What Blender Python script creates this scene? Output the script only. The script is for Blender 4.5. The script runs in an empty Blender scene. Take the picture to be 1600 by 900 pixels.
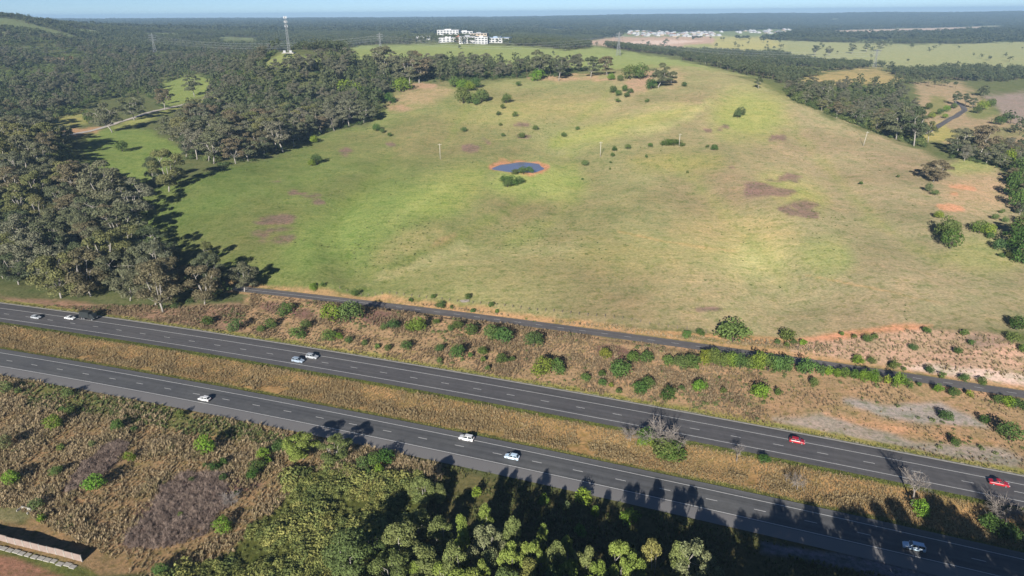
import bpy, math, random
import numpy as np

scene = bpy.context.scene
random.seed(7)
rng = np.random.default_rng(7)

# ------------------------------------------------------------------ camera
F, CAM_H = 1066.0, 118.0                       # focal length in photo pixels (1600 wide), height above the road
PITCH, ROLL = math.atan(430 / 1066), math.radians(-0.5)
cp, sp = math.cos(PITCH), math.sin(PITCH)
cr, sr = math.cos(ROLL), math.sin(ROLL)
_r, _u = np.array([1., 0, 0]), np.array([0, sp, cp])
CR, CU, CD = _r * cr + _u * sr, -_r * sr + _u * cr, np.array([0, cp, -sp])
cam_data = bpy.data.cameras.new("camera")
cam = bpy.data.objects.new("camera", cam_data)
scene.collection.objects.link(cam)
cam_data.sensor_width = 36
cam_data.lens = 36 * F / 1600
cam_data.clip_start, cam_data.clip_end = 1, 60000
from mathutils import Matrix, Vector
cam.matrix_world = Matrix(((CR[0], CU[0], -CD[0], 0), (CR[1], CU[1], -CD[1], 0), (CR[2], CU[2], -CD[2], CAM_H), (0, 0, 0, 1)))
scene.camera = cam

# ------------------------------------------------------------------ light
SUN_EL, SUN_OFF = math.radians(22), math.radians(14.6)   # shadows run 14.6 degrees right of straight ahead
world = bpy.data.worlds.new("World"); scene.world = world; world.use_nodes = True
wn = world.node_tree.nodes; wl = world.node_tree.links
bg = wn['Background']
sky = wn.new('ShaderNodeTexSky'); sky.sky_type = 'NISHITA'; sky.sun_disc = False
sky.sun_elevation = SUN_EL; sky.sun_rotation = math.pi + SUN_OFF
sky.air_density, sky.dust_density, sky.ozone_density, sky.altitude = 0.5, 0.0, 4.2, 100
wl.new(sky.outputs[0], bg.inputs['Color']); bg.inputs['Strength'].default_value = 0.056
sl = bpy.data.lights.new("sun", 'SUN'); sl.energy = 4.8; sl.angle = math.radians(0.5); sl.color = (1, 0.95, 0.87)
so = bpy.data.objects.new("sun", sl); scene.collection.objects.link(so)
so.rotation_euler = Vector((math.sin(SUN_OFF) * math.cos(SUN_EL), math.cos(SUN_OFF) * math.cos(SUN_EL), -math.sin(SUN_EL))).to_track_quat('-Z', 'Y').to_euler()
so.location = (0, -200, 300)
vs = scene.view_settings
scene.display_settings.display_device = 'sRGB'
vs.view_transform = 'Standard'; vs.look = 'None'; vs.gamma = 1; vs.exposure = 0.75; vs.use_curve_mapping = False
scene.render.film_transparent = False
cy = scene.cycles
cy.max_bounces = 5; cy.diffuse_bounces = 2; cy.glossy_bounces = 2; cy.transmission_bounces = 2; cy.transparent_max_bounces = 4; cy.volume_bounces = 0
cy.use_denoising = True
try:
    cy.denoiser = 'OPENIMAGEDENOISE'; cy.denoising_prefilter = 'ACCURATE'
except Exception: pass

# ------------------------------------------------------------------ pixels <-> world
def rays(px, py):
    px = np.atleast_1d(np.asarray(px, float)); py = np.atleast_1d(np.asarray(py, float))
    return CD[None] + CR[None] * ((px - 800) / F)[:, None] + CU[None] * ((450 - py) / F)[:, None]
def project(P):
    Q = P - np.array([0, 0, CAM_H])
    d = Q @ CD
    ds = np.where(d > 1, d, 1)
    return 800 + F * (Q @ CR) / ds, 450 - F * (Q @ CU) / ds, d
def fold(px, py):
    """beyond the picture's left and right edges the same kinds of ground go on along the direction of the roads"""
    q = np.where(px > 1600, 3200 - px, np.where(px < 0, -px, px)); q = np.clip(q, 0, 1600)
    t = np.clip((py - 350) / 200, 0, 1); sl = np.where(px > 1600, .21, .18) * t * t * (3 - 2 * t)
    return np.where((px > 1600) | (px < 0), q, px), py - sl * np.clip(px - q, -1600, 1600)
def S(r, g, b):
    return tuple(((c / 255) / 12.92 if c / 255 <= .04045 else ((c / 255 + .055) / 1.055) ** 2.4) for c in (r, g, b))
def hash2(ix, iy, s):
    h = (ix.astype(np.int64) * 374761393 + iy.astype(np.int64) * 668265263 + s * 1274126177) & 0x7fffffff
    h = ((h ^ (h >> 13)) * 1274126177) & 0x7fffffff
    return ((h ^ (h >> 16)) & 0xffff) / 65535.0
def vnoise(x, y, s=0):
    ix, iy = np.floor(x), np.floor(y); fx, fy = x - ix, y - iy
    fx, fy = fx * fx * (3 - 2 * fx), fy * fy * (3 - 2 * fy)
    a, b, c, d = hash2(ix, iy, s), hash2(ix + 1, iy, s), hash2(ix, iy + 1, s), hash2(ix + 1, iy + 1, s)
    return (a * (1 - fx) + b * fx) * (1 - fy) + (c * (1 - fx) + d * fx) * fy * 1.0 - .5
def fbm(x, y, s=0, o=3):
    r, a = 0, 1
    for k in range(o):
        r = r + a * vnoise(x * 2 ** k, y * 2 ** k, s + k); a *= .5
    return r
def smooth(t):
    t = np.clip(t, 0, 1); return t * t * (3 - 2 * t)

# ------------------------------------------------------------------ road plan: Y = c + b X + a X^2
A_C = dict(top_edge=169.9, top_line=167.2, mid=163.0, bot_line=158.7, bot_edge=153.5)
B_C = dict(top_edge=205.6, top_line=201.3, mid=197.0, bot_line=192.7, bot_edge=189.7)
S_C = dict(top=256.6, mid=253.4, bot=250.6)
def road_y(c, X): return c - 0.3630 * X - 0.000170 * X * X
def serv_y(c, X): return c - 0.3300 * X - 0.000190 * X * X

# ------------------------------------------------------------------ terrain heights: (px, py, height) or (px, py, None, depth)
CTRL = [(0,900,0),(400,900,0),(800,900,-1),(1200,900,-2),(1600,900,-2),(0,500,0),(0,570,0),(400,560,0),(400,640,0),(800,620,0),(800,710,0),
 (1200,690,0),(1200,800,0),(1600,780,0),(1600,860,0),(0,720,.5),(250,760,.6),(500,800,.5),(430,458,1),(800,508,1),(1200,555,1),(1600,620,1),
 (1400,512,6),(1550,522,7),(1290,533,3),(1450,555,2.5),(1590,560,3),(450,430,4.5),(800,450,5),(1200,450,5.5),(1600,450,7),
 (600,350,9),(850,350,9.5),(1200,350,12),(1500,350,12),(600,300,13),(812,262,16),(688,249,18),(938,245,18.5),(1200,250,21),(1351,228,20),
 (650,200,26),(650,160,36),(650,130,47),(750,124,48),(850,122,48.5),(950,118,50),(1050,107,54),(1130,115,51),(1190,130,46),
 (750,160,37),(850,165,35),(950,165,35.5),(1050,160,39),(1130,165,38),(1200,175,35),(750,205,26),(850,205,26),(950,205,26.5),(1100,205,28),(1250,205,27),
 (1235,160,39),(1300,187,30),(1400,224,19),(1480,250,14),(1560,262,12),(1590,330,9),(1600,400,8),
 (1300,150,24),(1400,180,12),(1450,205,9),(1500,180,9),(1340,118,31),(1250,128,27),(1420,135,18),(1550,150,5),(1600,180,4),(1600,240,4),(1560,220,6),
 (1366,105,7),(1300,95,8),(1500,110,5),(1600,110,5),(1600,80,8),(1400,85,8),(1200,85,9),(1200,70,14),(1050,75,12),(1050,58,18),(1250,55,14),(1450,50,14),(1600,60,12),
 (200,45,None,3500),(350,48,None,3000),(500,55,None,2500),(600,60,None,2200),(800,45,None,4000),(900,60,None,2600),(1000,40,None,5000),(1300,40,None,5500),(1550,42,None,4500),
 (30,30,None,1700),(-60,26,None,1650),(90,44,None,1700),(60,60,None,1400),(150,62,None,1700),(0,80,None,1200),(100,95,None,1150),(243,84,None,1420),(0,130,None,880),
 (100,150,None,820),(0,200,None,600),(200,105,None,1120),(330,110,None,1050),(330,152,None,800),(100,210,None,590),(250,180,None,690),(0,260,None,450),(150,260,None,480),
 (0,350,3),(200,350,4),(0,440,1),(300,430,2),(330,300,None,430),(400,200,None,620),(500,150,None,740),(452,82,None,830),(420,100,None,790),(540,78,None,1250),(595,83,None,1400),
 (700,74,None,1300),(720,62,None,1750),(800,76,None,1350),(620,105,None,850),(750,100,None,950),(940,78,None,1400),(966,86,None,1300),(1080,100,None,1100),
 (0,31,None,9000),(200,31,None,9000),(500,30,None,9000),(800,28,None,9000),(1000,25,None,9000),(1200,23,None,9000),(1400,21,None,9000),(1600,19,None,9000)]
cw, chh = [], []
for c in CTRL:
    d = rays(c[0], c[1])[0]
    t = (CAM_H - c[2]) / -d[2] if c[2] is not None else c[3]
    cw.append((d[0] * t, d[1] * t)); chh.append(CAM_H + d[2] * t)
for az, rr, h in [(-60,300,0),(-60,1500,40),(60,300,0),(60,1500,10),(-55,9000,55),(55,9000,55),(-40,15000,40),(0,15000,40),(40,15000,40),(0,60,-1),(45,60,-2),(-45,60,0),(-60,120,0),(60,120,-1)]:
    a = math.radians(az); cw.append((rr * math.sin(a), rr * math.cos(a))); chh.append(h)
def warp(X, Y):
    r = np.maximum(np.hypot(X, Y), 45.0)
    return np.stack([np.clip(np.arctan2(X, Y), -1.15, 1.15) * 2.0, np.log(r)], -1)
cw = np.array(cw); chh = np.array(chh); W = warp(cw[:, 0], cw[:, 1])
def kern(r2): return np.sqrt(r2 + .06 ** 2)
K = kern(((W[:, None] - W[None]) ** 2).sum(-1))
Pm = np.hstack([np.ones((len(W), 1)), W])
Mx = np.block([[K - np.eye(len(W)) * .004, Pm], [Pm.T, np.zeros((3, 3))]])
sol = np.linalg.solve(Mx, np.concatenate([chh, np.zeros(3)]))
def rbf(X, Y):
    q = warp(X, Y); out = np.empty(len(q))
    for i in range(0, len(q), 20000):
        b = q[i:i + 20000]
        out[i:i + 20000] = kern(((b[:, None] - W[None]) ** 2).sum(-1)) @ sol[:len(W)] + sol[-3] + b @ sol[-2:]
    return out
def flat_hit(px, py):
    d = rays(px, py)[0]; h = 5.0
    for _ in range(12):
        t = (CAM_H - h) / -d[2]; h = float(rbf(np.array([d[0] * t]), np.array([d[1] * t]))[0])
    return d[0] * t, d[1] * t
GULLIES = [([flat_hit(*p) for p in pl], w, dp) for pl, w, dp in [
    ([(560,452),(640,418),(720,383),(790,340),(840,300)], 9, 3.4), ([(612,235),(580,285),(535,325),(520,370),(545,420)], 11, 2.8), ([(880,240),(900,300),(860,350),(790,385)], 16, 2.8),
    ([(1060,260),(1130,330),(1180,400),(1230,460)], 18, 3.4), ([(950,150),(900,190),(860,230)], 16, 3.6), ([(740,150),(720,190),(690,230)], 15, 3.2), ([(1240,200),(1300,270),(1360,340),(1480,420)], 18, 3.0), ([(1110,150),(1060,190),(980,200)], 16, -3.5)]]
POND = np.array([0., 0.]); POND_R = (1., 1.); POND_Z = 0.
def height_raw(X, Y):
    h = rbf(X, Y)
    r = np.hypot(X, Y)
    amp = np.clip((r - 120) / 400, 0, 1)
    h = h + fbm(X / 75, Y / 75, 3, 3) * 3.6 * amp + fbm(X / 9, Y / 9, 9, 2) * .5
    for pl, wd_, dp in GULLIES:
        dmin = np.full(X.shape, 1e9)
        for (x1, y1), (x2, y2) in zip(pl[:-1], pl[1:]):
            vx, vy = x2 - x1, y2 - y1; t = np.clip(((X - x1) * vx + (Y - y1) * vy) / (vx * vx + vy * vy), 0, 1)
            dmin = np.minimum(dmin, np.hypot(X - x1 - t * vx, Y - y1 - t * vy))
        h = h - dp * np.exp(-(dmin / wd_) ** 2)
    h = np.where(r > 7000, h + fbm(X / 900, Y / 900, 21, 3) * 16 * smooth((r - 7000) / 3000), h)
    return h
d = rays(812, 261)[0]; t = (CAM_H - 16) / -d[2]
POND = np.array([d[0] * t, d[1] * t])
POND_Z = 16.0
def height(X, Y):
    X = np.asarray(X, float); Y = np.asarray(Y, float)
    h = height_raw(X, Y)
    # freeway platform
    ya = (Y - road_y(0, X)) * .94
    m = (X > -420) & (X < 420)
    bl = smooth((24 - np.abs(ya - 179.5 * .94)) / 6 - .0) * 0
    lo, hi = 151.0 * .94, 208.0 * .94
    w = smooth(np.minimum((ya - lo + 8) / 8, (hi + 8 - ya) / 8)) * m
    med = np.exp(-((ya - 179.8 * .94) / 5.0) ** 2) * -.7
    lin = fbm(X / 5, Y / 5, 5, 2) * .3 * np.exp(-((ya - 179.8 * .94) / 7.5) ** 4)
    h = h * (1 - w) + (-.12 + med + lin) * w
    ys = (Y - serv_y(253.5, X)) * .95
    w2 = smooth((9 - np.abs(ys)) / 5) * ((X > -150) & (X < 420))
    h = h * (1 - w2) + (.88) * w2
    # dam
    dx, dy = (X - POND[0]), (Y - POND[1])
    q = np.hypot(dx / 20.0, dy / 19.5) * (1 + .09 * np.sin(3 * np.arctan2(dy, dx) + 1) + .05 * np.sin(7 * np.arctan2(dy, dx)))
    bowl = POND_Z + np.clip((q - 1) * 3.2, -3, .0) + 1.0 * np.exp(-((q - 1.18) / .14) ** 2)
    w3 = smooth((1.75 - q) / .55)
    return h * (1 - w3) + bowl * w3

# polar terrain grid, finest straight ahead
az = np.radians(np.concatenate([np.arange(-180, -62, 6.0), np.arange(-62, -52, 1.0), np.arange(-52, -40, .4), np.arange(-40, 40, .16), np.arange(40, 52, .4), np.arange(52, 62, 1.0), np.arange(62, 180.1, 6.0)]))
lr = np.concatenate([np.log(np.geomspace(3, 110, 24))[:-1], np.arange(math.log(110), math.log(420), .0058), np.arange(math.log(420), math.log(16500), .0095)])
AZ, LR = np.meshgrid(az, lr)
GX, GY = np.exp(LR) * np.sin(AZ), np.exp(LR) * np.cos(AZ)
GZ = height(GX.ravel(), GY.ravel()).reshape(GX.shape)
def ground(X, Y):
    X = np.atleast_1d(np.asarray(X, float)); Y = np.atleast_1d(np.asarray(Y, float))
    r = np.clip(np.log(np.maximum(np.hypot(X, Y), 3.01)), lr[0], lr[-1] - 1e-6); a = np.clip(np.arctan2(X, Y), az[0], az[-1] - 1e-9)
    i = np.clip(np.searchsorted(lr, r, 'right') - 1, 0, len(lr) - 2); j = np.clip(np.searchsorted(az, a, 'right') - 1, 0, len(az) - 2)
    u = (r - lr[i]) / (lr[i + 1] - lr[i]); v = (a - az[j]) / (az[j + 1] - az[j])
    return (GZ[i, j] * (1 - u) + GZ[i + 1, j] * u) * (1 - v) + (GZ[i, j + 1] * (1 - u) + GZ[i + 1, j + 1] * u) * v
TS = np.geomspace(90, 16000, 1400)
def hit(px, py):
    """world points where the ground stands at these places of the photograph"""
    dd = rays(px, py); n = len(dd); res = np.full((n, 3), np.nan)
    for i in range(0, n, 400):
        d = dd[i:i + 400]
        P = d[:, None, :] * TS[None, :, None]
        Z = CAM_H + P[..., 2]
        g = ground(P[..., 0].ravel(), P[..., 1].ravel()).reshape(Z.shape)
        below = Z < g
        k = below.argmax(1)
        ok = below.any(1) & (k > 0)
        k = np.where(ok, k, 1); ar = np.arange(len(d))
        f0 = Z[ar, k - 1] - g[ar, k - 1]; f1 = Z[ar, k] - g[ar, k]
        t = TS[k - 1] + (TS[k] - TS[k - 1]) * f0 / np.where(np.abs(f0 - f1) < 1e-9, 1, f0 - f1)
        Q = d * t[:, None]; Q[:, 2] += CAM_H
        Q[:, 2] = ground(Q[:, 0], Q[:, 1])
        Q[~ok] = np.nan
        res[i:i + 400] = Q
    return res
def hit1(px, py):
    return hit([px], [py])[0]
def inpoly(px, py, poly):
    c = np.zeros(np.shape(px), bool); n = len(poly)
    for i in range(n):
        x1, y1 = poly[i]; x2, y2 = poly[i - 1]
        if y1 == y2: continue
        cond = (y1 > py) != (y2 > py)
        c ^= cond & (px < (x2 - x1) * (py - y1) / (y2 - y1) + x1)
    return c
def polydist(px, py, poly):
    dmin = np.full(np.shape(px), 1e9); n = len(poly)
    for i in range(n):
        x1, y1 = poly[i]; x2, y2 = poly[i - 1]
        vx, vy = x2 - x1, y2 - y1; L2 = vx * vx + vy * vy + 1e-9
        t = np.clip(((px - x1) * vx + (py - y1) * vy) / L2, 0, 1)
        dmin = np.minimum(dmin, np.hypot(px - x1 - t * vx, py - y1 - t * vy))
    return np.where(inpoly(px, py, poly), dmin, -dmin)

# ------------------------------------------------------------------ object helpers
COL = scene.collection
def tag(o, label=None, cat=None, group=None, kind=None):
    if label: o['label'] = label
    if cat: o['category'] = cat
    if group: o['group'] = group
    if kind: o['kind'] = kind
    return o
def link(name, data, parent=None, loc=None):
    o = bpy.data.objects.new(name, data); COL.objects.link(o)
    if parent is not None: o.parent = parent
    if loc is not None: o.location = loc
    return o
def mesh(name, V, Fc, mats=None, midx=None, smooth_=False):
    me = bpy.data.meshes.new(name)
    me.from_pydata([tuple(map(float, v)) for v in V], [], [tuple(int(i) for i in f) for f in Fc])
    for m in (mats or []): me.materials.append(m)
    if midx is not None: me.polygons.foreach_set('material_index', np.asarray(midx, np.int32))
    if smooth_: me.polygons.foreach_set('use_smooth', np.ones(len(me.polygons), bool))
    me.update(); return me
def quadmesh(name, V, mats, midx=None, uv=None):
    """V: (n,4,3) separate quads"""
    n = len(V); me = bpy.data.meshes.new(name)
    me.vertices.add(n * 4); me.loops.add(n * 4); me.polygons.add(n)
    me.vertices.foreach_set('co', np.ascontiguousarray(V, np.float32).ravel())
    me.loops.foreach_set('vertex_index', np.arange(n * 4, dtype=np.int32))
    me.polygons.foreach_set('loop_start', np.arange(0, n * 4, 4, dtype=np.int32))
    for m in mats: me.materials.append(m)
    if midx is not None: me.polygons.foreach_set('material_index', np.asarray(midx, np.int32))
    me.update(calc_edges=True); return me
class MB:
    """collects boxes and tubes into one mesh"""
    def __init__(s): s.V, s.F, s.M = [], [], []
    def add(s, V, Fc, m=0):
        b = len(s.V); s.V += [tuple(v) for v in V]; s.F += [tuple(i + b for i in f) for f in Fc]; s.M += [m] * len(Fc)
    def box(s, x0, x1, y0, y1, z0, z1, m=0):
        s.add([(x0,y0,z0),(x1,y0,z0),(x1,y1,z0),(x0,y1,z0),(x0,y0,z1),(x1,y0,z1),(x1,y1,z1),(x0,y1,z1)],
              [(0,3,2,1),(4,5,6,7),(0,1,5,4),(1,2,6,5),(2,3,7,6),(3,0,4,7)], m)
    def tube(s, pts, rad, sides=6, m=0, cap=True):
        pts = [Vector(p) for p in pts]; n = len(pts)
        if not hasattr(rad, '__len__'): rad = [rad] * n
        rings = []
        for i, p in enumerate(pts):
            t = (pts[min(i + 1, n - 1)] - pts[max(i - 1, 0)])
            t = t.normalized() if t.length > 1e-9 else Vector((0, 0, 1))
            a = t.cross(Vector((0.31, .95, .07))).normalized(); b = t.cross(a)
            rings.append([p + (a * math.cos(k * 2 * math.pi / sides) + b * math.sin(k * 2 * math.pi / sides)) * rad[i] for k in range(sides)])
        V = [v for r in rings for v in r]; Fc = []
        for i in range(n - 1):
            for k in range(sides):
                k2 = (k + 1) % sides
                Fc.append((i * sides + k, i * sides + k2, (i + 1) * sides + k2, (i + 1) * sides + k))
        if cap: Fc += [tuple(range(sides))[::-1], tuple((n - 1) * sides + k for k in range(sides))]
        s.add(V, Fc, m)
    def mesh(s, name, mats, smooth_=False): return mesh(name, s.V, s.F, mats, s.M, smooth_)
    def build(s, name, mats, parent=None, loc=None, smooth_=False):
        return link(name, s.mesh(name, mats if isinstance(mats, (list, tuple)) else [mats], smooth_), parent, loc)

# ------------------------------------------------------------------ materials
def newmat(name):
    m = bpy.data.materials.new(name); m.use_nodes = True
    nt = m.node_tree; nt.nodes.clear()
    out = nt.nodes.new('ShaderNodeOutputMaterial'); return m, nt, out
def N(nt, typ, **kw):
    n = nt.nodes.new(typ)
    for k, v in kw.items(): setattr(n, k, v)
    return n
def mixcol(nt, a, b, fac, mode='MIX'):
    n = nt.nodes.new('ShaderNodeMix'); n.data_type = 'RGBA'; n.blend_type = mode
    for sock, v in ((n.inputs[0], fac), (n.inputs[6], a), (n.inputs[7], b)):
        if isinstance(v, bpy.types.NodeSocket): nt.links.new(v, sock)
        elif isinstance(v, (int, float)): sock.default_value = v
        else: sock.default_value = (*v[:3], 1)
    return n.outputs[2]
def noise(nt, scale, detail=3, rough=.6, vec=None, dim='3D'):
    n = nt.nodes.new('ShaderNodeTexNoise'); n.inputs['Scale'].default_value = scale; n.inputs['Detail'].default_value = detail; n.inputs['Roughness'].default_value = rough
    if vec is not None: nt.links.new(vec, n.inputs['Vector'])
    return n.outputs['Fac']
def ramp(nt, fac, stops):
    n = nt.nodes.new('ShaderNodeValToRGB'); nt.links.new(fac, n.inputs[0])
    el = n.color_ramp.elements
    while len(el) > 1: el.remove(el[-1])
    el[0].position = stops[0][0]; el[0].color = (*stops[0][1], 1)
    for p, c in stops[1:]:
        e = el.new(p); e.color = (*c, 1)
    return n.outputs['Color']
def simple(name, col, rough=.6, metal=0, nscale=0, namt=.25, spec=.4):
    m, nt, out = newmat(name)
    b = N(nt, 'ShaderNodeBsdfPrincipled'); b.inputs['Roughness'].default_value = rough; b.inputs['Metallic'].default_value = metal
    b.inputs['Specular IOR Level'].default_value = spec
    if nscale:
        tc = N(nt, 'ShaderNodeTexCoord')
        f = noise(nt, nscale, 4, .65, tc.outputs['Object'])
        c = ramp(nt, f, [(.25, tuple(x * (1 - namt) for x in col)), (.75, tuple(min(1, x * (1 + namt)) for x in col))])
        nt.links.new(c, b.inputs['Base Color'])
    else: b.inputs['Base Color'].default_value = (*col, 1)
    nt.links.new(b.outputs[0], out.inputs[0]); return m
def leafmat(name, cols, objcol=False, trans=.25, vscale=.35):
    """leaf colour varies from plant to plant and from clump to clump"""
    m, nt, out = newmat(name)
    oi = N(nt, 'ShaderNodeObjectInfo'); geo = N(nt, 'ShaderNodeNewGeometry')
    n1 = noise(nt, vscale, 3, .7, geo.outputs['Position'])
    add = N(nt, 'ShaderNodeMath', operation='MULTIPLY_ADD'); nt.links.new(oi.outputs['Random'], add.inputs[0]); add.inputs[1].default_value = .55
    s2 = N(nt, 'ShaderNodeMath', operation='MULTIPLY_ADD'); nt.links.new(n1, s2.inputs[0]); s2.inputs[1].default_value = 1.1; s2.inputs[2].default_value = -.33
    nt.links.new(s2.outputs[0], add.inputs[2])
    c = ramp(nt, add.outputs[0], [(i / (len(cols) - 1), k) for i, k in enumerate(cols)])
    n2 = N(nt, 'ShaderNodeTexWhiteNoise'); rnd = N(nt, 'ShaderNodeVectorMath', operation='SNAP')
    nt.links.new(geo.outputs['Position'], rnd.inputs[0]); rnd.inputs[1].default_value = (.6, .6, .6); nt.links.new(rnd.outputs[0], n2.inputs['Vector'])
    br = N(nt, 'ShaderNodeMapRange'); nt.links.new(n2.outputs['Value'], br.inputs[0]); br.inputs[3].default_value = .72; br.inputs[4].default_value = 1.28
    c = mixcol(nt, c, br.outputs[0], 1.0, 'MULTIPLY')
    if objcol: c = mixcol(nt, c, oi.outputs['Color'], 1.0, 'MULTIPLY')
    df = N(nt, 'ShaderNodeBsdfDiffuse'); tr = N(nt, 'ShaderNodeBsdfTranslucent'); mx = N(nt, 'ShaderNodeMixShader'); mx.inputs[0].default_value = trans
    nt.links.new(c, df.inputs[0]); nt.links.new(c, tr.inputs[0]); nt.links.new(df.outputs[0], mx.inputs[1]); nt.links.new(tr.outputs[0], mx.inputs[2])
    nt.links.new(mx.outputs[0], out.inputs[0]); return m
M = {}
M['gum_leaf'] = leafmat('gum_leaf', [(.122,.130,.080), (.162,.166,.104), (.190,.182,.122), (.200,.176,.130)], objcol=True)
M['shrub_leaf'] = leafmat('shrub_leaf', [(.080,.135,.040), (.118,.180,.050), (.165,.215,.062)], objcol=True)
M['dark_leaf'] = leafmat('dark_leaf', [(.060,.098,.036), (.092,.132,.048), (.125,.16,.062)])
M['bright_leaf'] = leafmat('bright_leaf', [(.115,.155,.058), (.165,.205,.070), (.215,.245,.090)], vscale=.05)
M['far_leaf'] = leafmat('far_leaf', [(.075,.098,.046), (.105,.124,.060), (.135,.140,.078)], vscale=.02)
M['forest_leaf'] = leafmat('forest_leaf', [(.050,.066,.040), (.075,.092,.050), (.100,.108,.066)], vscale=.006)
M['thicket_leaf'] = leafmat('thicket_leaf', [(.13,.175,.065), (.24,.265,.085), (.40,.36,.12)], vscale=.09)
M['bark'] = simple('bark', (.36, .33, .29), .9, nscale=1.2, namt=.45)
M['stem'] = simple('stem', (.09, .07, .05), .9)
M['dead_wood'] = simple('dead_wood', (.235, .205, .18), .9, nscale=2, namt=.3)
M['gold_grass'] = leafmat('gold_grass', [(.37,.28,.15), (.47,.36,.195), (.54,.43,.25)], vscale=.12, trans=.45)
M['straw_grass'] = leafmat('straw_grass', [(.25,.19,.115), (.38,.285,.175), (.46,.37,.235)], vscale=.12, trans=.45)
M['tan_grass'] = leafmat('tan_grass', [(.30,.26,.13), (.47,.37,.225), (.55,.44,.28)], vscale=.10, trans=.45)
M['green_grass'] = leafmat('green_grass', [(.10,.125,.045), (.15,.165,.06), (.22,.205,.085)], vscale=.2, trans=.3)
M['weed'] = leafmat('weed', [(.12,.155,.06), (.17,.205,.075), (.23,.25,.10)], vscale=.2)

# ------------------------------------------------------------------ ground colour by zone (what grows or lies there, plus a painted bright spot of light)
gx, gy, gd = project(np.stack([GX.ravel(), GY.ravel(), GZ.ravel()], -1))
wxy = (GX.ravel(), GY.ravel()); front = gd > 20
jit = fbm(wxy[0] / 14, wxy[1] / 14, 31, 4)                       # ragged zone edges
KALB = 1.12
tint = np.tile(np.array(S(100, 104, 64)) / KALB, (len(gx), 1))
gxx, gyy = fold(np.clip(gx, -900, 2500), np.clip(gy, -200, 1600))
def paint(poly, col, soft=6, jag=10, amt=1.0, inner=0):
    global tint
    c = np.array(S(*col)) / KALB if not isinstance(col, np.ndarray) else col
    xs = [p[0] for p in poly]; ys = [p[1] for p in poly]
    sel = np.nonzero(front & (gxx > min(xs) - 60) & (gxx < max(xs) + 60) & (gyy > min(ys) - 60) & (gyy < max(ys) + 60))[0]
    if not len(sel): return
    dd = polydist(gxx[sel], gyy[sel] , poly) + jit[sel] * jag
    w = (smooth((dd + soft) / (2 * soft)) * amt)[:, None]
    cc = c[sel] if c.ndim == 2 else c
    tint[sel] = tint[sel] * (1 - w) + cc * w
def ell(cx, cy, rx, ry, rot=0, n=16):
    c, s = math.cos(math.radians(rot)), math.sin(math.radians(rot))
    return [(cx + rx * math.cos(a) * c - ry * math.sin(a) * s, cy + rx * math.cos(a) * s + ry * math.sin(a) * c) for a in np.linspace(0, 2 * math.pi, n, endpoint=False)]
# distance
paint([(-900,20),(2500,10),(2500,75),(1000,62),(-900,60)], (120, 128, 86), 3, 2)
paint([(540,80),(560,72),(700,69),(830,74),(890,79),(935,73),(1060,94),(1185,122),(1050,106),(900,110),(700,100),(600,102),(540,88)], (138,146,88), 2, 4)
paint([(410,102),(440,84),(490,87),(512,95),(460,106)], (136,142,84), 2, 3)
paint([(1000,64),(1120,55),(1200,62),(1420,70),(1640,64),(1640,112),(1430,106),(1280,102),(1220,88),(1100,84),(1000,76)], (150,150,102), 2, 4)
paint([(910,66),(960,58),(1110,57),(1135,70),(1100,80),(1020,80),(930,70)], (180,152,126), 2, 4)
paint([(975,66),(1040,62),(1100,64),(1040,70)], (205,180,158), 1, 2)
paint([(1070,70),(1110,68),(1120,78),(1060,79)], (150,150,92), 2, 2)
paint([(1120,58),(1200,58),(1230,72),(1150,82),(1110,76)], (168,160,100), 3, 4)
paint([(1290,48),(1480,43),(1570,41),(1580,46),(1450,53),(1300,56)], (186,164,142), 1.5, 2)
paint([(1250,128),(1300,112),(1370,107),(1408,122),(1385,132),(1260,136)], (160,142,94), 5, 16)
paint([(1430,130),(1500,125),(1560,180),(1600,150),(1640,150),(1640,250),(1560,215),(1480,225),(1440,190)], (158,138,104), 7, 14)
paint([(1540,150),(1640,142),(1640,215),(1575,190)], (146,130,114), 6, 8)
paint(ell(1535,175,26,9), (112,120,66), 5, 9, .8); paint(ell(1465,165,14,16), (124,124,72), 5, 9, .8); paint(ell(1500,210,30,8), (112,116,66), 5, 9, .8); paint(ell(1570,205,30,10), (120,120,74), 5, 9, .7)
paint([(1420,210),(1470,190),(1500,215),(1440,225)], (160,150,90), 4, 6)
# left clearings
paint([(0,112),(60,112),(120,104),(122,108),(70,122),(0,126)], (118,132,76), 2, 4)
paint([(70,92),(110,86),(125,92),(85,97)], (170,140,105), 1.5, 2)
paint([(45,188),(100,162),(135,168),(140,190),(90,200)], (150,145,85), 3, 5)
paint([(185,195),(330,148),(345,160),(250,180),(165,215),(100,225)], (150,150,85), 4, 6)
paint([(255,128),(300,116),(328,125),(330,148),(250,170)], (130,140,76), 3, 5)
paint([(125,225),(170,200),(235,205),(290,235),(250,280),(205,286),(140,255)], (120,134,70), 6, 8)
paint([(95,205),(160,196),(150,208),(100,216)], (178,142,104), 2, 5)
paint([(0,462),(100,470),(230,485),(390,470),(440,500),(400,530),(0,470)], (156,126,98), 4, 6)
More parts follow.
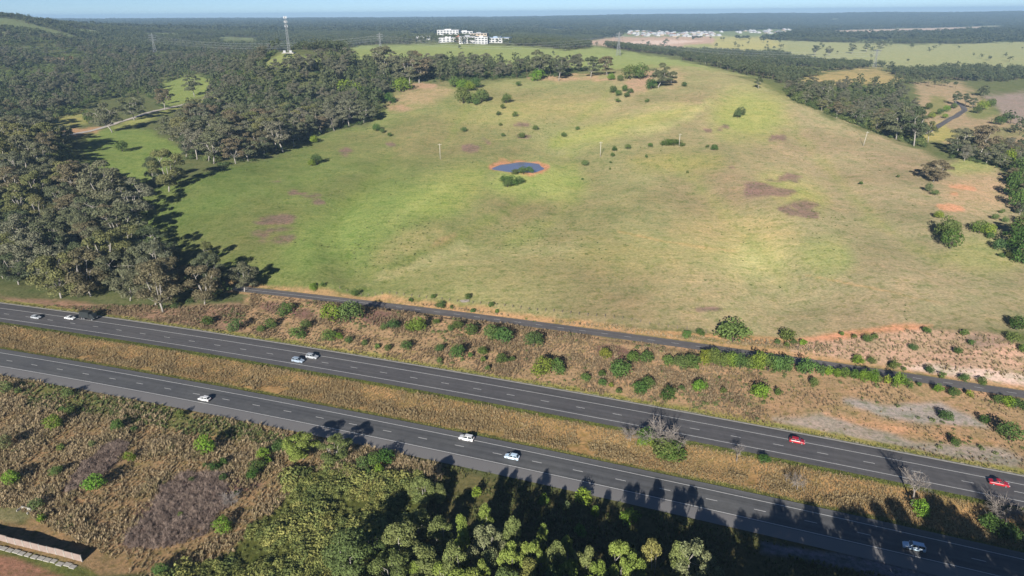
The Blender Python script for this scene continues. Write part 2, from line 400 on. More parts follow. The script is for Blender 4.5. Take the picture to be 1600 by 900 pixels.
# the paddock, greener towards the forest, drier towards the east
u = np.clip((gxx - 200) / 1200, 0, 1)[:, None]
keys = [(0, (112,124,62)), (.22, (122,133,68)), (.42, (144,146,84)), (.65, (158,152,96)), (1, (164,152,104))]
pc = np.zeros_like(tint)
for (a, ca), (b, cb) in zip(keys[:-1], keys[1:]):
    w = np.clip((u - a) / (b - a), 0, 1); sel = ((u >= a) & (u <= b))[:, 0]
    pc[sel] = (np.array(S(*ca)) * (1 - w[sel]) + np.array(S(*cb)) * w[sel]) / KALB
bn = fbm(wxy[0] / 45, wxy[1] / 45, 77, 4)[:, None]
pc = pc * (1 + bn * .32) + np.array([.05, -.005, .015]) * np.clip(fbm(wxy[0] / 70, wxy[1] / 70, 57, 3), -.3, .5)[:, None]
PADDOCK = [(392,452),(330,400),(200,388),(200,310),(262,288),(350,262),(450,240),(500,212),(575,195),(600,165),(620,148),(700,132),(900,117),(1050,103),(1130,110),(1190,128),(1240,158),(1300,185),(1400,222),(1480,248),(1560,258),(1592,330),(1640,420),(1640,520),(1400,510),(1280,532),(800,500),(430,452)]
paint(PADDOCK, np.clip(pc * np.array([.85, .82, .97]), .01, .6), 5, 8)
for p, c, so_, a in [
    (ell(840,285,75,28), (152,166,84), 22, .6), (ell(700,300,70,30,-25), (140,152,72), 20, .5), (ell(560,350,120,45,-25), (132,150,76), 30, .5), (ell(1185,395,60,42), (184,180,112), 38, .55),  # last ellipse and the next: bright spot of light put into the grass colour
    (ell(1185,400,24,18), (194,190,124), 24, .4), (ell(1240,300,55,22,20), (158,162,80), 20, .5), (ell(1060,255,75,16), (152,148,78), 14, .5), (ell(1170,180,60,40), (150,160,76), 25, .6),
    (ell(980,195,120,14,-14), (168,170,88), 12, .5), (ell(1290,400,40,30), (150,160,88), 18, .5), (ell(1520,262,40,12), (150,158,84), 8, .6), (ell(1540,400,60,30), (150,154,86), 18, .5),
    (ell(1530,300,55,28), (178,150,112), 16, .7), (ell(660,150,45,14,-12), (168,144,106), 9, .8), (ell(620,168,18,6), (170,138,108), 4, .7), (ell(660,133,22,5), (172,140,110), 3, .8),
    (ell(900,122,75,4), (172,142,108), 3, .8), (ell(1000,128,28,14,-30), (172,140,112), 6, .8), (ell(1055,125,14,20,40), (168,146,108), 8, .6), (ell(870,170,90,16), (168,156,96), 14, .5),
    (ell(760,180,70,20), (160,156,92), 14, .4), (ell(640,380,60,18,-25), (164,150,100), 12, .5), (ell(690,378,26,8,-25), (172,135,100), 5, .6), (ell(1150,360,100,30), (176,156,104), 25, .5), (ell(1010,400,120,30), (158,152,92), 25, .4)]:
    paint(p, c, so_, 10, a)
# greener grass down the gullies, drier on the spurs
def band(line, wd_, col, soft, jag, amt):
    paint([(x, y - wd_) for x, y in line] + [(x, y + wd_) for x, y in line[::-1]], col, soft, jag, amt)
band([(612,235),(580,285),(535,325),(520,370),(545,420)], 8, (116,128,64), 12, 12, .55); band([(575,438),(640,404),(720,370),(790,330),(840,296)], 7, (120,130,68), 9, 10, .6)
band([(890,235),(905,300),(860,350),(790,385)], 8, (132,140,74), 14, 14, .5); band([(1060,262),(1130,330),(1180,380),(1230,450)], 9, (140,144,80), 16, 16, .5); band([(950,150),(900,190),(862,225)], 6, (134,142,74), 10, 10, .5)
band([(740,150),(718,190),(692,230)], 6, (128,138,70), 10, 10, .5); band([(1240,205),(1300,270),(1360,340),(1480,415)], 8, (138,142,78), 14, 14, .45); band([(1110,158),(1060,192),(980,205)], 5, (178,172,112), 8, 8, .5)
band([(640,425),(760,400),(900,385)], 8, (172,162,112), 14, 14, .4); band([(700,290),(650,320),(610,345)], 6, (162,162,96), 10, 10, .5)
# the gully line across the paddock and cattle tracks
paint([(560,445),(640,413),(720,377),(724,386),(640,424),(575,452)], (166,158,108), 4, 14, .6)
paint([(965,360),(1050,378),(1150,392),(1150,394),(1050,381),(965,363)], (182,152,100), 1, 1, .55)
paint([(1255,428),(1370,450),(1480,475),(1480,477),(1370,453),(1255,430)], (184,150,100), 1, 1, .5)
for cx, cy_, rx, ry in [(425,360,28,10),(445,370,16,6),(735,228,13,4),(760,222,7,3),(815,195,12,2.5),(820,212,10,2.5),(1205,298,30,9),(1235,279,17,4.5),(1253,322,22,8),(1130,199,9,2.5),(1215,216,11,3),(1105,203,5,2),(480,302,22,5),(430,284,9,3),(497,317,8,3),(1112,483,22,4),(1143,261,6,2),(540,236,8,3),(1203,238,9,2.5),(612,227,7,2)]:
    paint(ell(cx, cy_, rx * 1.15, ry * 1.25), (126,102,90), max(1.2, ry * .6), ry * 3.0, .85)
paint(ell(812,261,45,10.5), (178,130,94), 2.0, 7)
for p in [ell(1503,293,22,3,5), ell(1485,324,21,4.5,8), ell(1491,303,5,1.5)]: paint(p, (200,148,110), 1.6, 5)
# verge between the freeway and the service road, east embankment
paint([(380,465),(425,456),(800,509),(1200,556),(1640,632),(1640,765),(1200,668),(800,599),(380,528)], (166,138,100), 3, 4)
paint([(640,470),(700,478),(1000,514),(1290,532),(1290,548),(800,500),(640,480)], (176,140,96), 3, 5)
paint([(1240,535),(1300,528),(1440,512),(1570,524),(1640,560),(1640,616),(1400,578),(1230,552)], (184,152,122), 4, 5)
paint([(1395,575),(1450,566),(1640,588),(1640,606),(1500,592)], (208,184,160), 4, 5)
paint([(1250,530),(1290,522),(1330,514),(1400,506),(1460,506),(1455,513),(1370,522),(1300,533)], (194,142,104), 4, 6)
paint(ell(1550,532,40,12), (150,128,106), 7, 8)
paint([(1320,626),(1400,632),(1470,628),(1520,650),(1545,668),(1440,664),(1370,648)], (160,150,134), 5, 9)
paint([(1210,655),(1300,650),(1360,672),(1430,690),(1560,700),(1600,720),(1560,740),(1400,700),(1280,676)], (160,150,132), 6, 10, .85)
paint([(1290,646),(1380,660),(1470,678),(1560,690),(1560,695),(1450,684),(1340,662)], (196,152,110), 4, 6, .8)
for e in [ell(432,482,26,8,8), ell(475,492,20,7,8), ell(596,497,32,11,8), ell(958,550,32,12,10), ell(965,516,32,4,5)]: paint(e, (122,92,80), 4, 6, .9)
# near side
paint([(-300,590),(100,605),(400,660),(560,690),(700,740),(640,790),(420,830),(300,900),(-300,900)], (164,136,94), 5, 8)
paint([(60,600),(400,665),(420,690),(200,660),(60,625)], (116,118,66), 8, 14, .8)
paint([(640,700),(760,745),(1040,800),(1640,920),(1640,1400),(500,1400),(560,850)], (112,106,66), 8, 10)
paint([(300,900),(420,800),(520,720),(650,730),(660,800),(560,860),(500,960),(250,960)], (96,100,50), 8, 14)
for e in [ell(150,725,62,22,-38), ell(130,750,40,12,-30), ell(275,800,105,38,-28), ell(320,780,45,24,-30), ell(385,758,22,9)]: paint(e, (128,104,92), 9, 16, .85)
paint([(-60,780),(20,783),(50,800),(35,815),(-60,805)], (140,134,90), 4, 6)
paint([(-100,852),(20,868),(95,893),(125,920),(130,1000),(-100,1000)], (170,128,98), 3, 5)
paint([(-60,846),(40,863),(140,888),(160,905),(120,908),(20,870),(-60,858)], (120,122,66), 3, 4)
paint([(1190,846),(1330,866),(1470,898),(1640,940),(1640,985),(1380,905),(1190,862)], (150,148,146), 4, 5)
# strips that follow the roads, by distance from them
ya = (wxy[1] - road_y(0, wxy[0])) * .94; ys_ = (wxy[1] - serv_y(0, wxy[0])) * .95
def strip(v, lo, hi, col, soft=.5, jag=1.2, amt=1.0, xlim=420):
    w = smooth((np.minimum(v - lo, hi - v) + jit * jag + soft) / (2 * soft)) * amt * (np.abs(wxy[0]) < xlim)
    global tint
    tint = tint * (1 - w[:, None]) + np.array(S(*col)) / KALB * w[:, None]
k = .94
strip(ya, A_C['top_edge'] * k, B_C['bot_edge'] * k, (172,140,90), 1, 1)
strip(ya, B_C['bot_edge'] * k - 2.0, B_C['bot_edge'] * k + 1, (112,120,56), .5, 1.4)
strip(ya, A_C['top_edge'] * k - 1, A_C['top_edge'] * k + 1.8, (140,138,72), .5, 1.4)
strip(ya, B_C['top_edge'] * k, B_C['top_edge'] * k + 4.0, (150,142,78), .6, 1.2)
strip(ya, B_C['top_edge'] * k, B_C['top_edge'] * k + 1.3, (168,160,140), .2, .4)
strip(ys_, S_C['top'] * .95, S_C['top'] * .95 + 3.5, (182,146,102), .9, 2.4, .85, 320)
strip(ys_, S_C['bot'] * .95 - 2.0, S_C['bot'] * .95, (176,142,104), .6, 1.5, .8, 320)
tint = tint * np.array([.75, .75, .86])
nv = len(gx); nr, nc = GX.shape
me = bpy.data.meshes.new('ground')
me.vertices.add(nv); me.vertices.foreach_set('co', np.stack([GX.ravel(), GY.ravel(), GZ.ravel()], -1).astype(np.float32).ravel())
ii = (np.arange(nr - 1)[:, None] * nc + np.arange(nc - 1)[None]).ravel()
quads = np.stack([ii, ii + nc, ii + nc + 1, ii + 1], -1)[:, ::-1].astype(np.int32)
quads = quads[:, ::-1] if False else quads
nq = len(quads); me.loops.add(nq * 4); me.polygons.add(nq)
me.loops.foreach_set('vertex_index', quads.ravel()); me.polygons.foreach_set('loop_start', np.arange(0, nq * 4, 4, dtype=np.int32))
me.polygons.foreach_set('use_smooth', np.ones(nq, bool)); me.update(calc_edges=True)
at = me.attributes.new('soil', 'FLOAT_COLOR', 'POINT')
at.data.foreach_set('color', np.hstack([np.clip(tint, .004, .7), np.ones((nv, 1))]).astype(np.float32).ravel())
m, nt, out = newmat('ground_cover')
a_ = N(nt, 'ShaderNodeAttribute', attribute_name='soil'); geo = N(nt, 'ShaderNodeNewGeometry')
n1 = noise(nt, .9, 5, .72, geo.outputs['Position']); n2 = noise(nt, .11, 4, .65, geo.outputs['Position']); n3 = noise(nt, .32, 3, .6, geo.outputs['Position'])
c = mixcol(nt, a_.outputs['Color'], ramp(nt, n1, [(.28, (.56,.62,.56)), (.5, (1,1,1)), (.72, (1.42,1.34,1.34))]), 1.0, 'MULTIPLY')
c = mixcol(nt, c, ramp(nt, n2, [(.3, (.80,.90,.82)), (.5, (1,1,1)), (.7, (1.16,1.08,1.08))]), 1.0, 'MULTIPLY')
mps = N(nt, 'ShaderNodeMapping'); nt.links.new(geo.outputs['Position'], mps.inputs['Vector']); mps.inputs['Scale'].default_value = (.06, .42, .42); mps.inputs['Rotation'].default_value = (0, 0, .2)
c = mixcol(nt, c, ramp(nt, noise(nt, 1.0, 5, .7, mps.outputs[0]), [(.3, (.84,.88,.80)), (.5, (1,1,1)), (.7, (1.15,1.12,1.12))]), 1.0, 'MULTIPLY')
c = mixcol(nt, c, ramp(nt, n3, [(.36, (.72,.80,.66)), (.47, (1,1,1))]), 1.0, 'MULTIPLY')
b = N(nt, 'ShaderNodeBsdfDiffuse'); nt.links.new(c, b.inputs['Color']); b.inputs['Roughness'].default_value = .9
bp = N(nt, 'ShaderNodeBump'); bp.inputs['Strength'].default_value = .55; bp.inputs['Distance'].default_value = .5
nt.links.new(n1, bp.inputs['Height']); nt.links.new(bp.outputs[0], b.inputs['Normal']); nt.links.new(b.outputs[0], out.inputs[0])
me.materials.append(m)
tag(link('ground', me), kind='structure')

# ------------------------------------------------------------------ roads
def asphalt(name, col, streak, light):
    m, nt, out = newmat(name)
    uv = N(nt, 'ShaderNodeAttribute', attribute_name='lane'); geo = N(nt, 'ShaderNodeNewGeometry')
    mp = N(nt, 'ShaderNodeMapping'); nt.links.new(uv.outputs['Vector'], mp.inputs['Vector']); mp.inputs['Scale'].default_value = (.010, .62, 1)
    n1 = noise(nt, 1.0, 4, .6, mp.outputs[0]); n2 = noise(nt, .5, 5, .7, geo.outputs['Position']); n3 = noise(nt, .05, 3, .6, geo.outputs['Position'])
    c = ramp(nt, n1, [(.3, tuple(x * (1 - streak) for x in col)), (.7, tuple(x * (1 + streak) for x in col))])
    c = mixcol(nt, c, ramp(nt, n2, [(.3, (.86,.86,.86)), (.7, (1.13,1.13,1.13))]), 1.0, 'MULTIPLY')
    c = mixcol(nt, c, ramp(nt, n3, [(.35, (.9,.9,.92)), (.65, (1.08,1.07,1.05))]), 1.0, 'MULTIPLY')
    sx = N(nt, 'ShaderNodeSeparateXYZ'); nt.links.new(uv.outputs['Vector'], sx.inputs[0])
    mr = N(nt, 'ShaderNodeMapRange'); mr.interpolation_type = 'SMOOTHSTEP'; nt.links.new(sx.outputs[2], mr.inputs[0])
    c = mixcol(nt, c, light, mr.outputs[0])
    b = N(nt, 'ShaderNodeBsdfPrincipled'); nt.links.new(c, b.inputs['Base Color']); b.inputs['Roughness'].default_value = .8; b.inputs['Specular IOR Level'].default_value = .25
    nt.links.new(b.outputs[0], out.inputs[0]); return m
M['asphalt_a'] = asphalt('asphalt_worn', S(92, 92, 92), .22, S(124, 121, 119))
M['asphalt_b'] = asphalt('asphalt_dark', S(93, 91, 91), .20, S(80, 77, 76))
M['asphalt_s'] = asphalt('asphalt_old', S(106, 102, 100), .2, S(112, 106, 102))
M['paint'] = simple('road_paint', (.62, .61, .58), .6, nscale=1.5, namt=.2)
M['concrete'] = simple('concrete', (.36, .34, .30), .9, nscale=.8, namt=.2)
def ribbon(name, fy, rows, xs, z, mats, parent=None, zoff=None, thick=0.0):
    """rows: list of (offset c, shoulder lightness)"""
    V, Fc, A = [], [], []
    nr_ = len(rows)
    for x in xs:
        for c_, li in rows:
            y = fy(c_, x); V.append((x, y, z)); A.append((x, c_, li))
    for i in range(len(xs) - 1):
        for j in range(nr_ - 1):
            a = i * nr_ + j; Fc.append((a, a + nr_, a + nr_ + 1, a + 1))
    me = mesh(name, V, Fc, mats)
    at = me.attributes.new('lane', 'FLOAT_VECTOR', 'POINT'); at.data.foreach_set('vector', np.array(A, np.float32).ravel())
    o = link(name, me, parent)
    if me.polygons[0].normal.z < 0: me.flip_normals()
    return o
XS = np.arange(-420, 421, 6.0)
def line_pts(fy, c_, x0, x1, w, z, step=6.0):
    n = max(2, int(abs(x1 - x0) / step) + 1); xs = np.linspace(x0, x1, n); V = []; Fc = []
    for x in xs: V += [(x, fy(c_ - w / 2 / .94, x), z), (x, fy(c_ + w / 2 / .94, x), z)]
    for i in range(n - 1): Fc.append((2 * i, 2 * i + 2, 2 * i + 3, 2 * i + 1))
    return V, Fc
def carriageway(name, C, mat, z, dash0):
    o = ribbon(name, road_y, [(C['bot_edge'], .9 if name == 'near' else .2), (C['bot_line'] - .8, .8 if C is A_C else .1), (C['bot_line'] + .4, 0), (C['mid'], 0), (C['top_line'] - .4, 0), (C['top_line'] + .5, .15), (C['top_edge'], .35)], XS, z, [mat])
    o.name = 'freeway_carriageway'; tag(o, kind='structure')
    mb = MB()
    for l in ('top_line', 'bot_line'):
        V, Fc = line_pts(road_y, C[l], -420, 420, .2, z + .02); mb.add(V, Fc)
    mb.build('edge_line', M['paint'], o)
    mb = MB(); x = -420 + dash0; 
    while x < 420:
        V, Fc = line_pts(road_y, C['mid'] , x, x + 2.7, .19, z + .02, 3); mb.add(V, Fc)
        x += 11.95 / math.sqrt(1 + (.363 + 2 * .00017 * x) ** 2)
    mb.build('lane_dashes', M['paint'], o)
    return o
ra = carriageway('near', A_C, M['asphalt_a'], .06, 1.0)
rb = carriageway('far', B_C, M['asphalt_b'], .06, 5.0)
g_ = ribbon('concrete_gutter', road_y, [(B_C['top_edge'] - .02, 0), (B_C['top_edge'] + .75, 0)], XS, .13, [M['concrete']]); tag(g_, kind='structure')
sv = ribbon('service_road', serv_y, [(S_C['bot'], .8), (S_C['bot'] + .8, .1), (S_C['mid'], 0), (S_C['top'] - .8, .1), (S_C['top'], .8)], np.arange(-135, 330, 5.0), 1.0, [M['asphalt_s']]); tag(sv, kind='structure')
mb = MB(); x = -135.
while x < 320:
    V, Fc = line_pts(serv_y, S_C['mid'] + .2, x, x + (2.6 if x > -60 else 8.6), .15, 1.02, 3); mb.add(V, Fc); x += 8.5
mb.build('centre_line', M['paint'], sv)
def track(name, pix, width, mat, lift=.12, step=3.0):
    P = hit([p[0] for p in pix], [p[1] for p in pix])[:, :2]
    seg = np.r_[0, np.cumsum(np.hypot(*np.diff(P, axis=0).T))]; n = int(seg[-1] / step) + 2; t = np.linspace(0, seg[-1], n)
    X = np.interp(t, seg, P[:, 0]); Y = np.interp(t, seg, P[:, 1])
    for _ in range(8): X[1:-1] = (X[:-2] + X[2:] + 2 * X[1:-1]) / 4; Y[1:-1] = (Y[:-2] + Y[2:] + 2 * Y[1:-1]) / 4
    tx, ty = np.gradient(X), np.gradient(Y); L_ = np.hypot(tx, ty); nx, ny = -ty / L_, tx / L_
    V, Fc = [], []
    for i in range(n):
        for o_ in (-.5, -.25, 0, .25, .5):
            x, y = X[i] + nx[i] * o_ * width, Y[i] + ny[i] * o_ * width; V.append((x, y, 0))
    V = np.array(V); V[:, 2] = ground(V[:, 0], V[:, 1]) + lift
    for i in range(n - 1):
        for j in range(4): Fc.append((i * 5 + j, i * 5 + j + 1, i * 5 + j + 6, i * 5 + j + 5))
    me = mesh(name, V, Fc, [mat])
    at = me.attributes.new('lane', 'FLOAT_VECTOR', 'POINT')
    at.data.foreach_set('vector', np.array([(i * step, o_ * width, 0) for i in range(n) for o_ in (-.5, -.25, 0, .25, .5)], np.float32).ravel())
    o = link(name, me)
    if me.polygons[0].normal.z < 0: me.flip_normals()
    return tag(o, kind='structure')
M['gravel'] = simple('pale_gravel', (.50, .44, .37), .95, nscale=.5, namt=.15)
track('gravel_track', [(98,212),(150,203),(200,187),(260,170),(310,156),(336,151)], 5.5, M['gravel'], .3)
track('valley_road', [(1440,210),(1468,196),(1492,183),(1508,172),(1504,166),(1494,159)], 6, M['asphalt_s'], .25)

# ------------------------------------------------------------------ dam water
m, nt, out = newmat('dam_water')
b = N(nt, 'ShaderNodeBsdfPrincipled'); b.inputs['Base Color'].default_value = (.175, .175, .225, 1); b.inputs['Roughness'].default_value = .08; b.inputs['Specular IOR Level'].default_value = .6
geo = N(nt, 'ShaderNodeNewGeometry'); bp = N(nt, 'ShaderNodeBump'); bp.inputs['Strength'].default_value = .15; bp.inputs['Distance'].default_value = .1
nt.links.new(noise(nt, 2.0, 3, .6, geo.outputs['Position']), bp.inputs['Height']); nt.links.new(bp.outputs[0], b.inputs['Normal']); nt.links.new(b.outputs[0], out.inputs[0])
V = [(POND[0], POND[1], POND_Z - .35)] + [(POND[0] + 23 * math.cos(a), POND[1] + 22 * math.sin(a), POND_Z - .35) for a in np.linspace(0, 2 * math.pi, 48, endpoint=False)]
w_ = link('dam_water', mesh('dam_water', V, [(0, i, i % 48 + 1) for i in range(1, 49)], [m])); tag(w_, kind='structure')

# ------------------------------------------------------------------ foliage shapes
def unit(v): return v / np.maximum(np.linalg.norm(v, axis=-1, keepdims=True), 1e-9)
def leafquads(P, Nn, size, r, aspect=.62):
    n = len(P); t = unit(np.cross(Nn, r.normal(size=(n, 3)))); b_ = np.cross(Nn, t)
    s_ = (np.ones(n) * size * r.uniform(.65, 1.35, n))[:, None]
    bend = Nn * s_ * .22
    return np.stack([P - t * s_, P - b_ * s_ * aspect + bend, P + t * s_, P + b_ * s_ * aspect + bend], 1)
def clump(c, rad, n, size, r, jitter=.55, low=-.35, fill=.35):
    d_ = unit(r.normal(size=(n, 3))); d_[:, 2] = np.where(d_[:, 2] < low, -d_[:, 2] * .7, d_[:, 2])
    rr = np.where(r.random(n) < fill, r.uniform(.45, .9, n), r.uniform(.88, 1.08, n))[:, None]
    P = np.array(c) + d_ * rr * np.array(rad)
    Nn = unit(d_ / np.array(rad) * np.mean(rad) + r.normal(size=(n, 3)) * jitter)
    return leafquads(P, Nn, size, r)
def gum_shape(seed, width=.62, fork=.36, nclump=17, nleaf=125, leaf=.021, lean=.05, flat=.75, crown0=.42):
    r = np.random.default_rng(seed); mb = MB(); quads_ = []
    lx, ly = r.normal(size=2) * lean
    fk = Vector((lx, ly, fork))
    mb.tube([(0, 0, -.06), (lx * .3, ly * .3, fork * .4), tuple(fk)], [.021, .016, .0135], 7)
    cl = []
    for i in range(nclump):
        for _ in range(30):
            a = r.uniform(0, 2 * math.pi); q = math.sqrt(r.uniform(.02, 1)); z = r.uniform(crown0, .93)
            prof = math.sin(math.pi * min(1, max(.12, (z - crown0 + .12) / (1.06 - crown0)))) ** .6
            c_ = np.array([lx + q * width / 2 * prof * math.cos(a), ly + q * width / 2 * prof * math.sin(a), z])
            if all(np.linalg.norm((c_ - o) * np.array([1, 1, 1.2])) > .105 for o in cl): break
        cl.append(c_)
    nl = 5; la = r.uniform(0, 6.28)
    ends = []
    for k_ in range(nl):
        a = la + k_ * 2 * math.pi / nl + r.normal() * .3; q = width * r.uniform(.16, .26); zt = r.uniform(.58, .72)
        e = Vector((fk.x + q * math.cos(a), fk.y + q * math.sin(a), zt)); mid_ = fk.lerp(e, .5) + Vector((math.cos(a) * .03, math.sin(a) * .03, -.01))
        mb.tube([fk, mid_, e], [.011, .008, .006], 5); ends.append(e)
    for c_ in cl:
        cv = Vector(c_); e = min(ends + [fk], key=lambda q_: (q_ - cv).length + (0 if q_.z < cv.z else .2))
        mb.tube([e, e.lerp(cv, .55) + Vector((0, 0, -.012)), cv], [.0055, .004, .002], 4, cap=False)
        rad = r.uniform(.075, .125) * np.array([1.12, 1.12, flat])
        quads_.append(clump(c_ + np.array([0, 0, .01]), rad, int(nleaf * (rad[0] / .11) ** 2), leaf, r, .6))
    return mb, np.concatenate(quads_)
def shrub_shape(seed, n=420, leaf=.055, ncl=7, hgt=.8, narrow=1.0):
    r = np.random.default_rng(seed); Q = []
    cl = [(np.array([0, 0, hgt * .52]), np.array([.34 * narrow, .34 * narrow, hgt * .46]))]
    for i in range(ncl):
        a = i * 2 * math.pi / ncl + r.normal() * .35; q = r.uniform(.20, .34) * narrow; z = r.uniform(.22, .66) * hgt; s_ = r.uniform(.14, .24)
        cl.append((np.array([q * math.cos(a), q * math.sin(a), z]), np.array([s_, s_, s_ * r.uniform(.8, 1.15)])))
    tot = sum(c[1][0] * c[1][2] for c in cl)
    for c_, rad in cl: Q.append(clump(c_, rad, int(n * rad[0] * rad[2] / tot), leaf, r, .55, low=-.8, fill=.2))
    V = np.concatenate(Q); V[:, :, 2] = np.maximum(V[:, :, 2], -.02)
    mb = MB()
    for k_ in range(4):
        a = r.uniform(0, 6.28); mb.tube([(0, 0, -.08), (.07 * math.cos(a), .07 * math.sin(a), hgt * .25), (.2 * math.cos(a), .2 * math.sin(a), hgt * .55)], [.022, .015, .006], 5)
    return mb, V
def grass_tuft(seed, blades=14, wide=.075, spread=.55):
    r = np.random.default_rng(seed); V, Fc = [], []
    for i in range(blades):
        a = r.uniform(0, 6.28); q = r.uniform(0, .32); x, y = q * math.cos(a), q * math.sin(a); h_ = r.uniform(.6, 1.05); o_ = r.uniform(.1, spread); a2 = a + r.normal() * .7
        tx, ty = -math.sin(a2) * wide, math.cos(a2) * wide; ex, ey = x + math.cos(a2) * o_, y + math.sin(a2) * o_; mx_, my_ = x + math.cos(a2) * o_ * .35, y + math.sin(a2) * o_ * .35
        b_ = len(V); V += [(x - tx * .6, y - ty * .6, -.08), (x + tx * .6, y + ty * .6, -.08), (mx_ + tx, my_ + ty, h_ * .62), (mx_ - tx, my_ - ty, h_ * .62), (ex, ey, h_)]
        Fc += [(b_, b_ + 1, b_ + 2, b_ + 3), (b_ + 3, b_ + 2, b_ + 4)]
    return V, Fc
def dead_shape(seed, hgt=1.0, spread=.5, n=5, twigs=9):
    r = np.random.default_rng(seed); tr = MB(); br = MB()
    top = Vector((r.normal() * .05, r.normal() * .05, hgt * .5)); tr.tube([(0, 0, -.05), (0, 0, hgt * .25), top], [.035, .028, .02], 6)
    for i in range(n):
        a = i * 6.28 / n + r.normal() * .3; st = Vector((0, 0, hgt * .2)).lerp(top, r.uniform(.3, 1)); e = st + Vector((math.cos(a) * spread * r.uniform(.5, .9), math.sin(a) * spread * r.uniform(.5, .9), hgt * r.uniform(.25, .5)))
        mid_ = st.lerp(e, .5) + Vector((0, 0, .05)); br.tube([st, mid_, e], [.016, .011, .005], 5)
        for k_ in range(twigs):
            p = st.lerp(e, r.uniform(.3, 1)); d_ = Vector(r.normal(size=3)) * .12 + Vector((math.cos(a), math.sin(a), .8)) * .09
            br.tube([p, p + d_ * .6, p + d_ * 1.3 + Vector((0, 0, .03))], [.006, .0045, .003], 3, cap=False)
            for _ in range(3): 
                q_ = p + d_ * r.uniform(.5, 1.2); br.tube([q_, q_ + Vector(r.normal(size=3)) * .085], [.004, .0025], 3, cap=False)
    return tr, br

# ------------------------------------------------------------------ stuff: instanced ground cover
def stuff(name, label, cat, P, sc, protos, parent=None):
    """one object: many small plants nobody could count"""
    n = len(P); hid = bpy.data.collections.new(name + '_sources')
    for i, me_ in enumerate(protos): hid.objects.link(bpy.data.objects.new(f'{name}_source', me_))
    me_ = bpy.data.meshes.new(name); me_.vertices.add(n); me_.vertices.foreach_set('co', np.asarray(P, np.float32).ravel()); me_.update()
    r = np.random.default_rng(len(name) + n)
    a = me_.attributes.new('sc', 'FLOAT_VECTOR', 'POINT'); a.data.foreach_set('vector', np.asarray(sc, np.float32).ravel())
    rot = np.zeros((n, 3), np.float32); rot[:, 2] = r.uniform(0, 6.28, n); rot[:, :2] = r.normal(size=(n, 2)) * .08
    a = me_.attributes.new('rot', 'FLOAT_VECTOR', 'POINT'); a.data.foreach_set('vector', rot.ravel())
    a = me_.attributes.new('pick', 'INT', 'POINT'); a.data.foreach_set('value', r.integers(0, len(protos), n).astype(np.int32))
    ng = bpy.data.node_groups.new(name + '_scatter', 'GeometryNodeTree')
    ng.interface.new_socket('Geometry', in_out='INPUT', socket_type='NodeSocketGeometry'); ng.interface.new_socket('Geometry', in_out='OUTPUT', socket_type='NodeSocketGeometry')
    gi, go = ng.nodes.new('NodeGroupInput'), ng.nodes.new('NodeGroupOutput')
    iop = ng.nodes.new('GeometryNodeInstanceOnPoints'); ci = ng.nodes.new('GeometryNodeCollectionInfo')
    ci.inputs['Collection'].default_value = hid; ci.inputs['Separate Children'].default_value = True; ci.inputs['Reset Children'].default_value = True
    def na(nm, ty):
        q = ng.nodes.new('GeometryNodeInputNamedAttribute'); q.data_type = ty; q.inputs['Name'].default_value = nm
        return next(o for o in q.outputs if o.enabled and o.name == 'Attribute')
    e2r = ng.nodes.new('FunctionNodeEulerToRotation'); L_ = ng.links.new
    L_(gi.outputs[0], iop.inputs['Points']); L_(ci.outputs[0], iop.inputs['Instance']); iop.inputs['Pick Instance'].default_value = True
    L_(na('pick', 'INT'), iop.inputs['Instance Index']); L_(na('rot', 'FLOAT_VECTOR'), e2r.inputs[0]); L_(e2r.outputs[0], iop.inputs['Rotation']); L_(na('sc', 'FLOAT_VECTOR'), iop.inputs['Scale'])
    L_(iop.outputs[0], go.inputs[0])
    o = link(name, me_, parent); md = o.modifiers.new('scatter', 'NODES'); md.node_group = ng
    return tag(o, label, cat, kind='stuff')
def scatter_world(x0, x1, y0, y1, step, r):
    X, Y = np.meshgrid(np.arange(x0, x1, step), np.arange(y0, y1, step))
    X = X.ravel() + r.uniform(-.5, .5, X.size) * step; Y = Y.ravel() + r.uniform(-.5, .5, Y.size) * step
    return X, Y
def with_pixels(X, Y, marg=60):
    Z = ground(X, Y); P = np.stack([X, Y, Z], -1); px, py, d_ = project(P)
    k_ = (d_ > 10) & (px > -marg - 380) & (px < 1980 + marg) & (py < 900 + marg)
    fx, fy = fold(px[k_], py[k_]); return P[k_], fx, fy
def pxjit(P, px, py, amt):
    j = fbm(P[:, 0] / 14, P[:, 1] / 14, 31, 3) * amt * 2
    return px + j, py + j * .6
def scal(n, lo, hi, r, flat=(.9, 1.3)):
    h_ = r.uniform(lo, hi, n); w_ = h_ * r.uniform(*flat, n); return np.stack([w_, w_, h_], -1)
def tufts(nm, mat, n=5, **kw):
    res = []
    for i in range(n):
        V, Fc = grass_tuft(100 + i, **kw); res.append(mesh(nm + '_tuft', V, Fc, [M[mat]]))
    return res
r = np.random.default_rng(11)
def leafmesh(nm, V, mat): return quadmesh(nm, V, [M[mat]])
roads_off = lambda P: ((P[:, 1] - road_y(0, P[:, 0])), (P[:, 1] - serv_y(0, P[:, 0])))
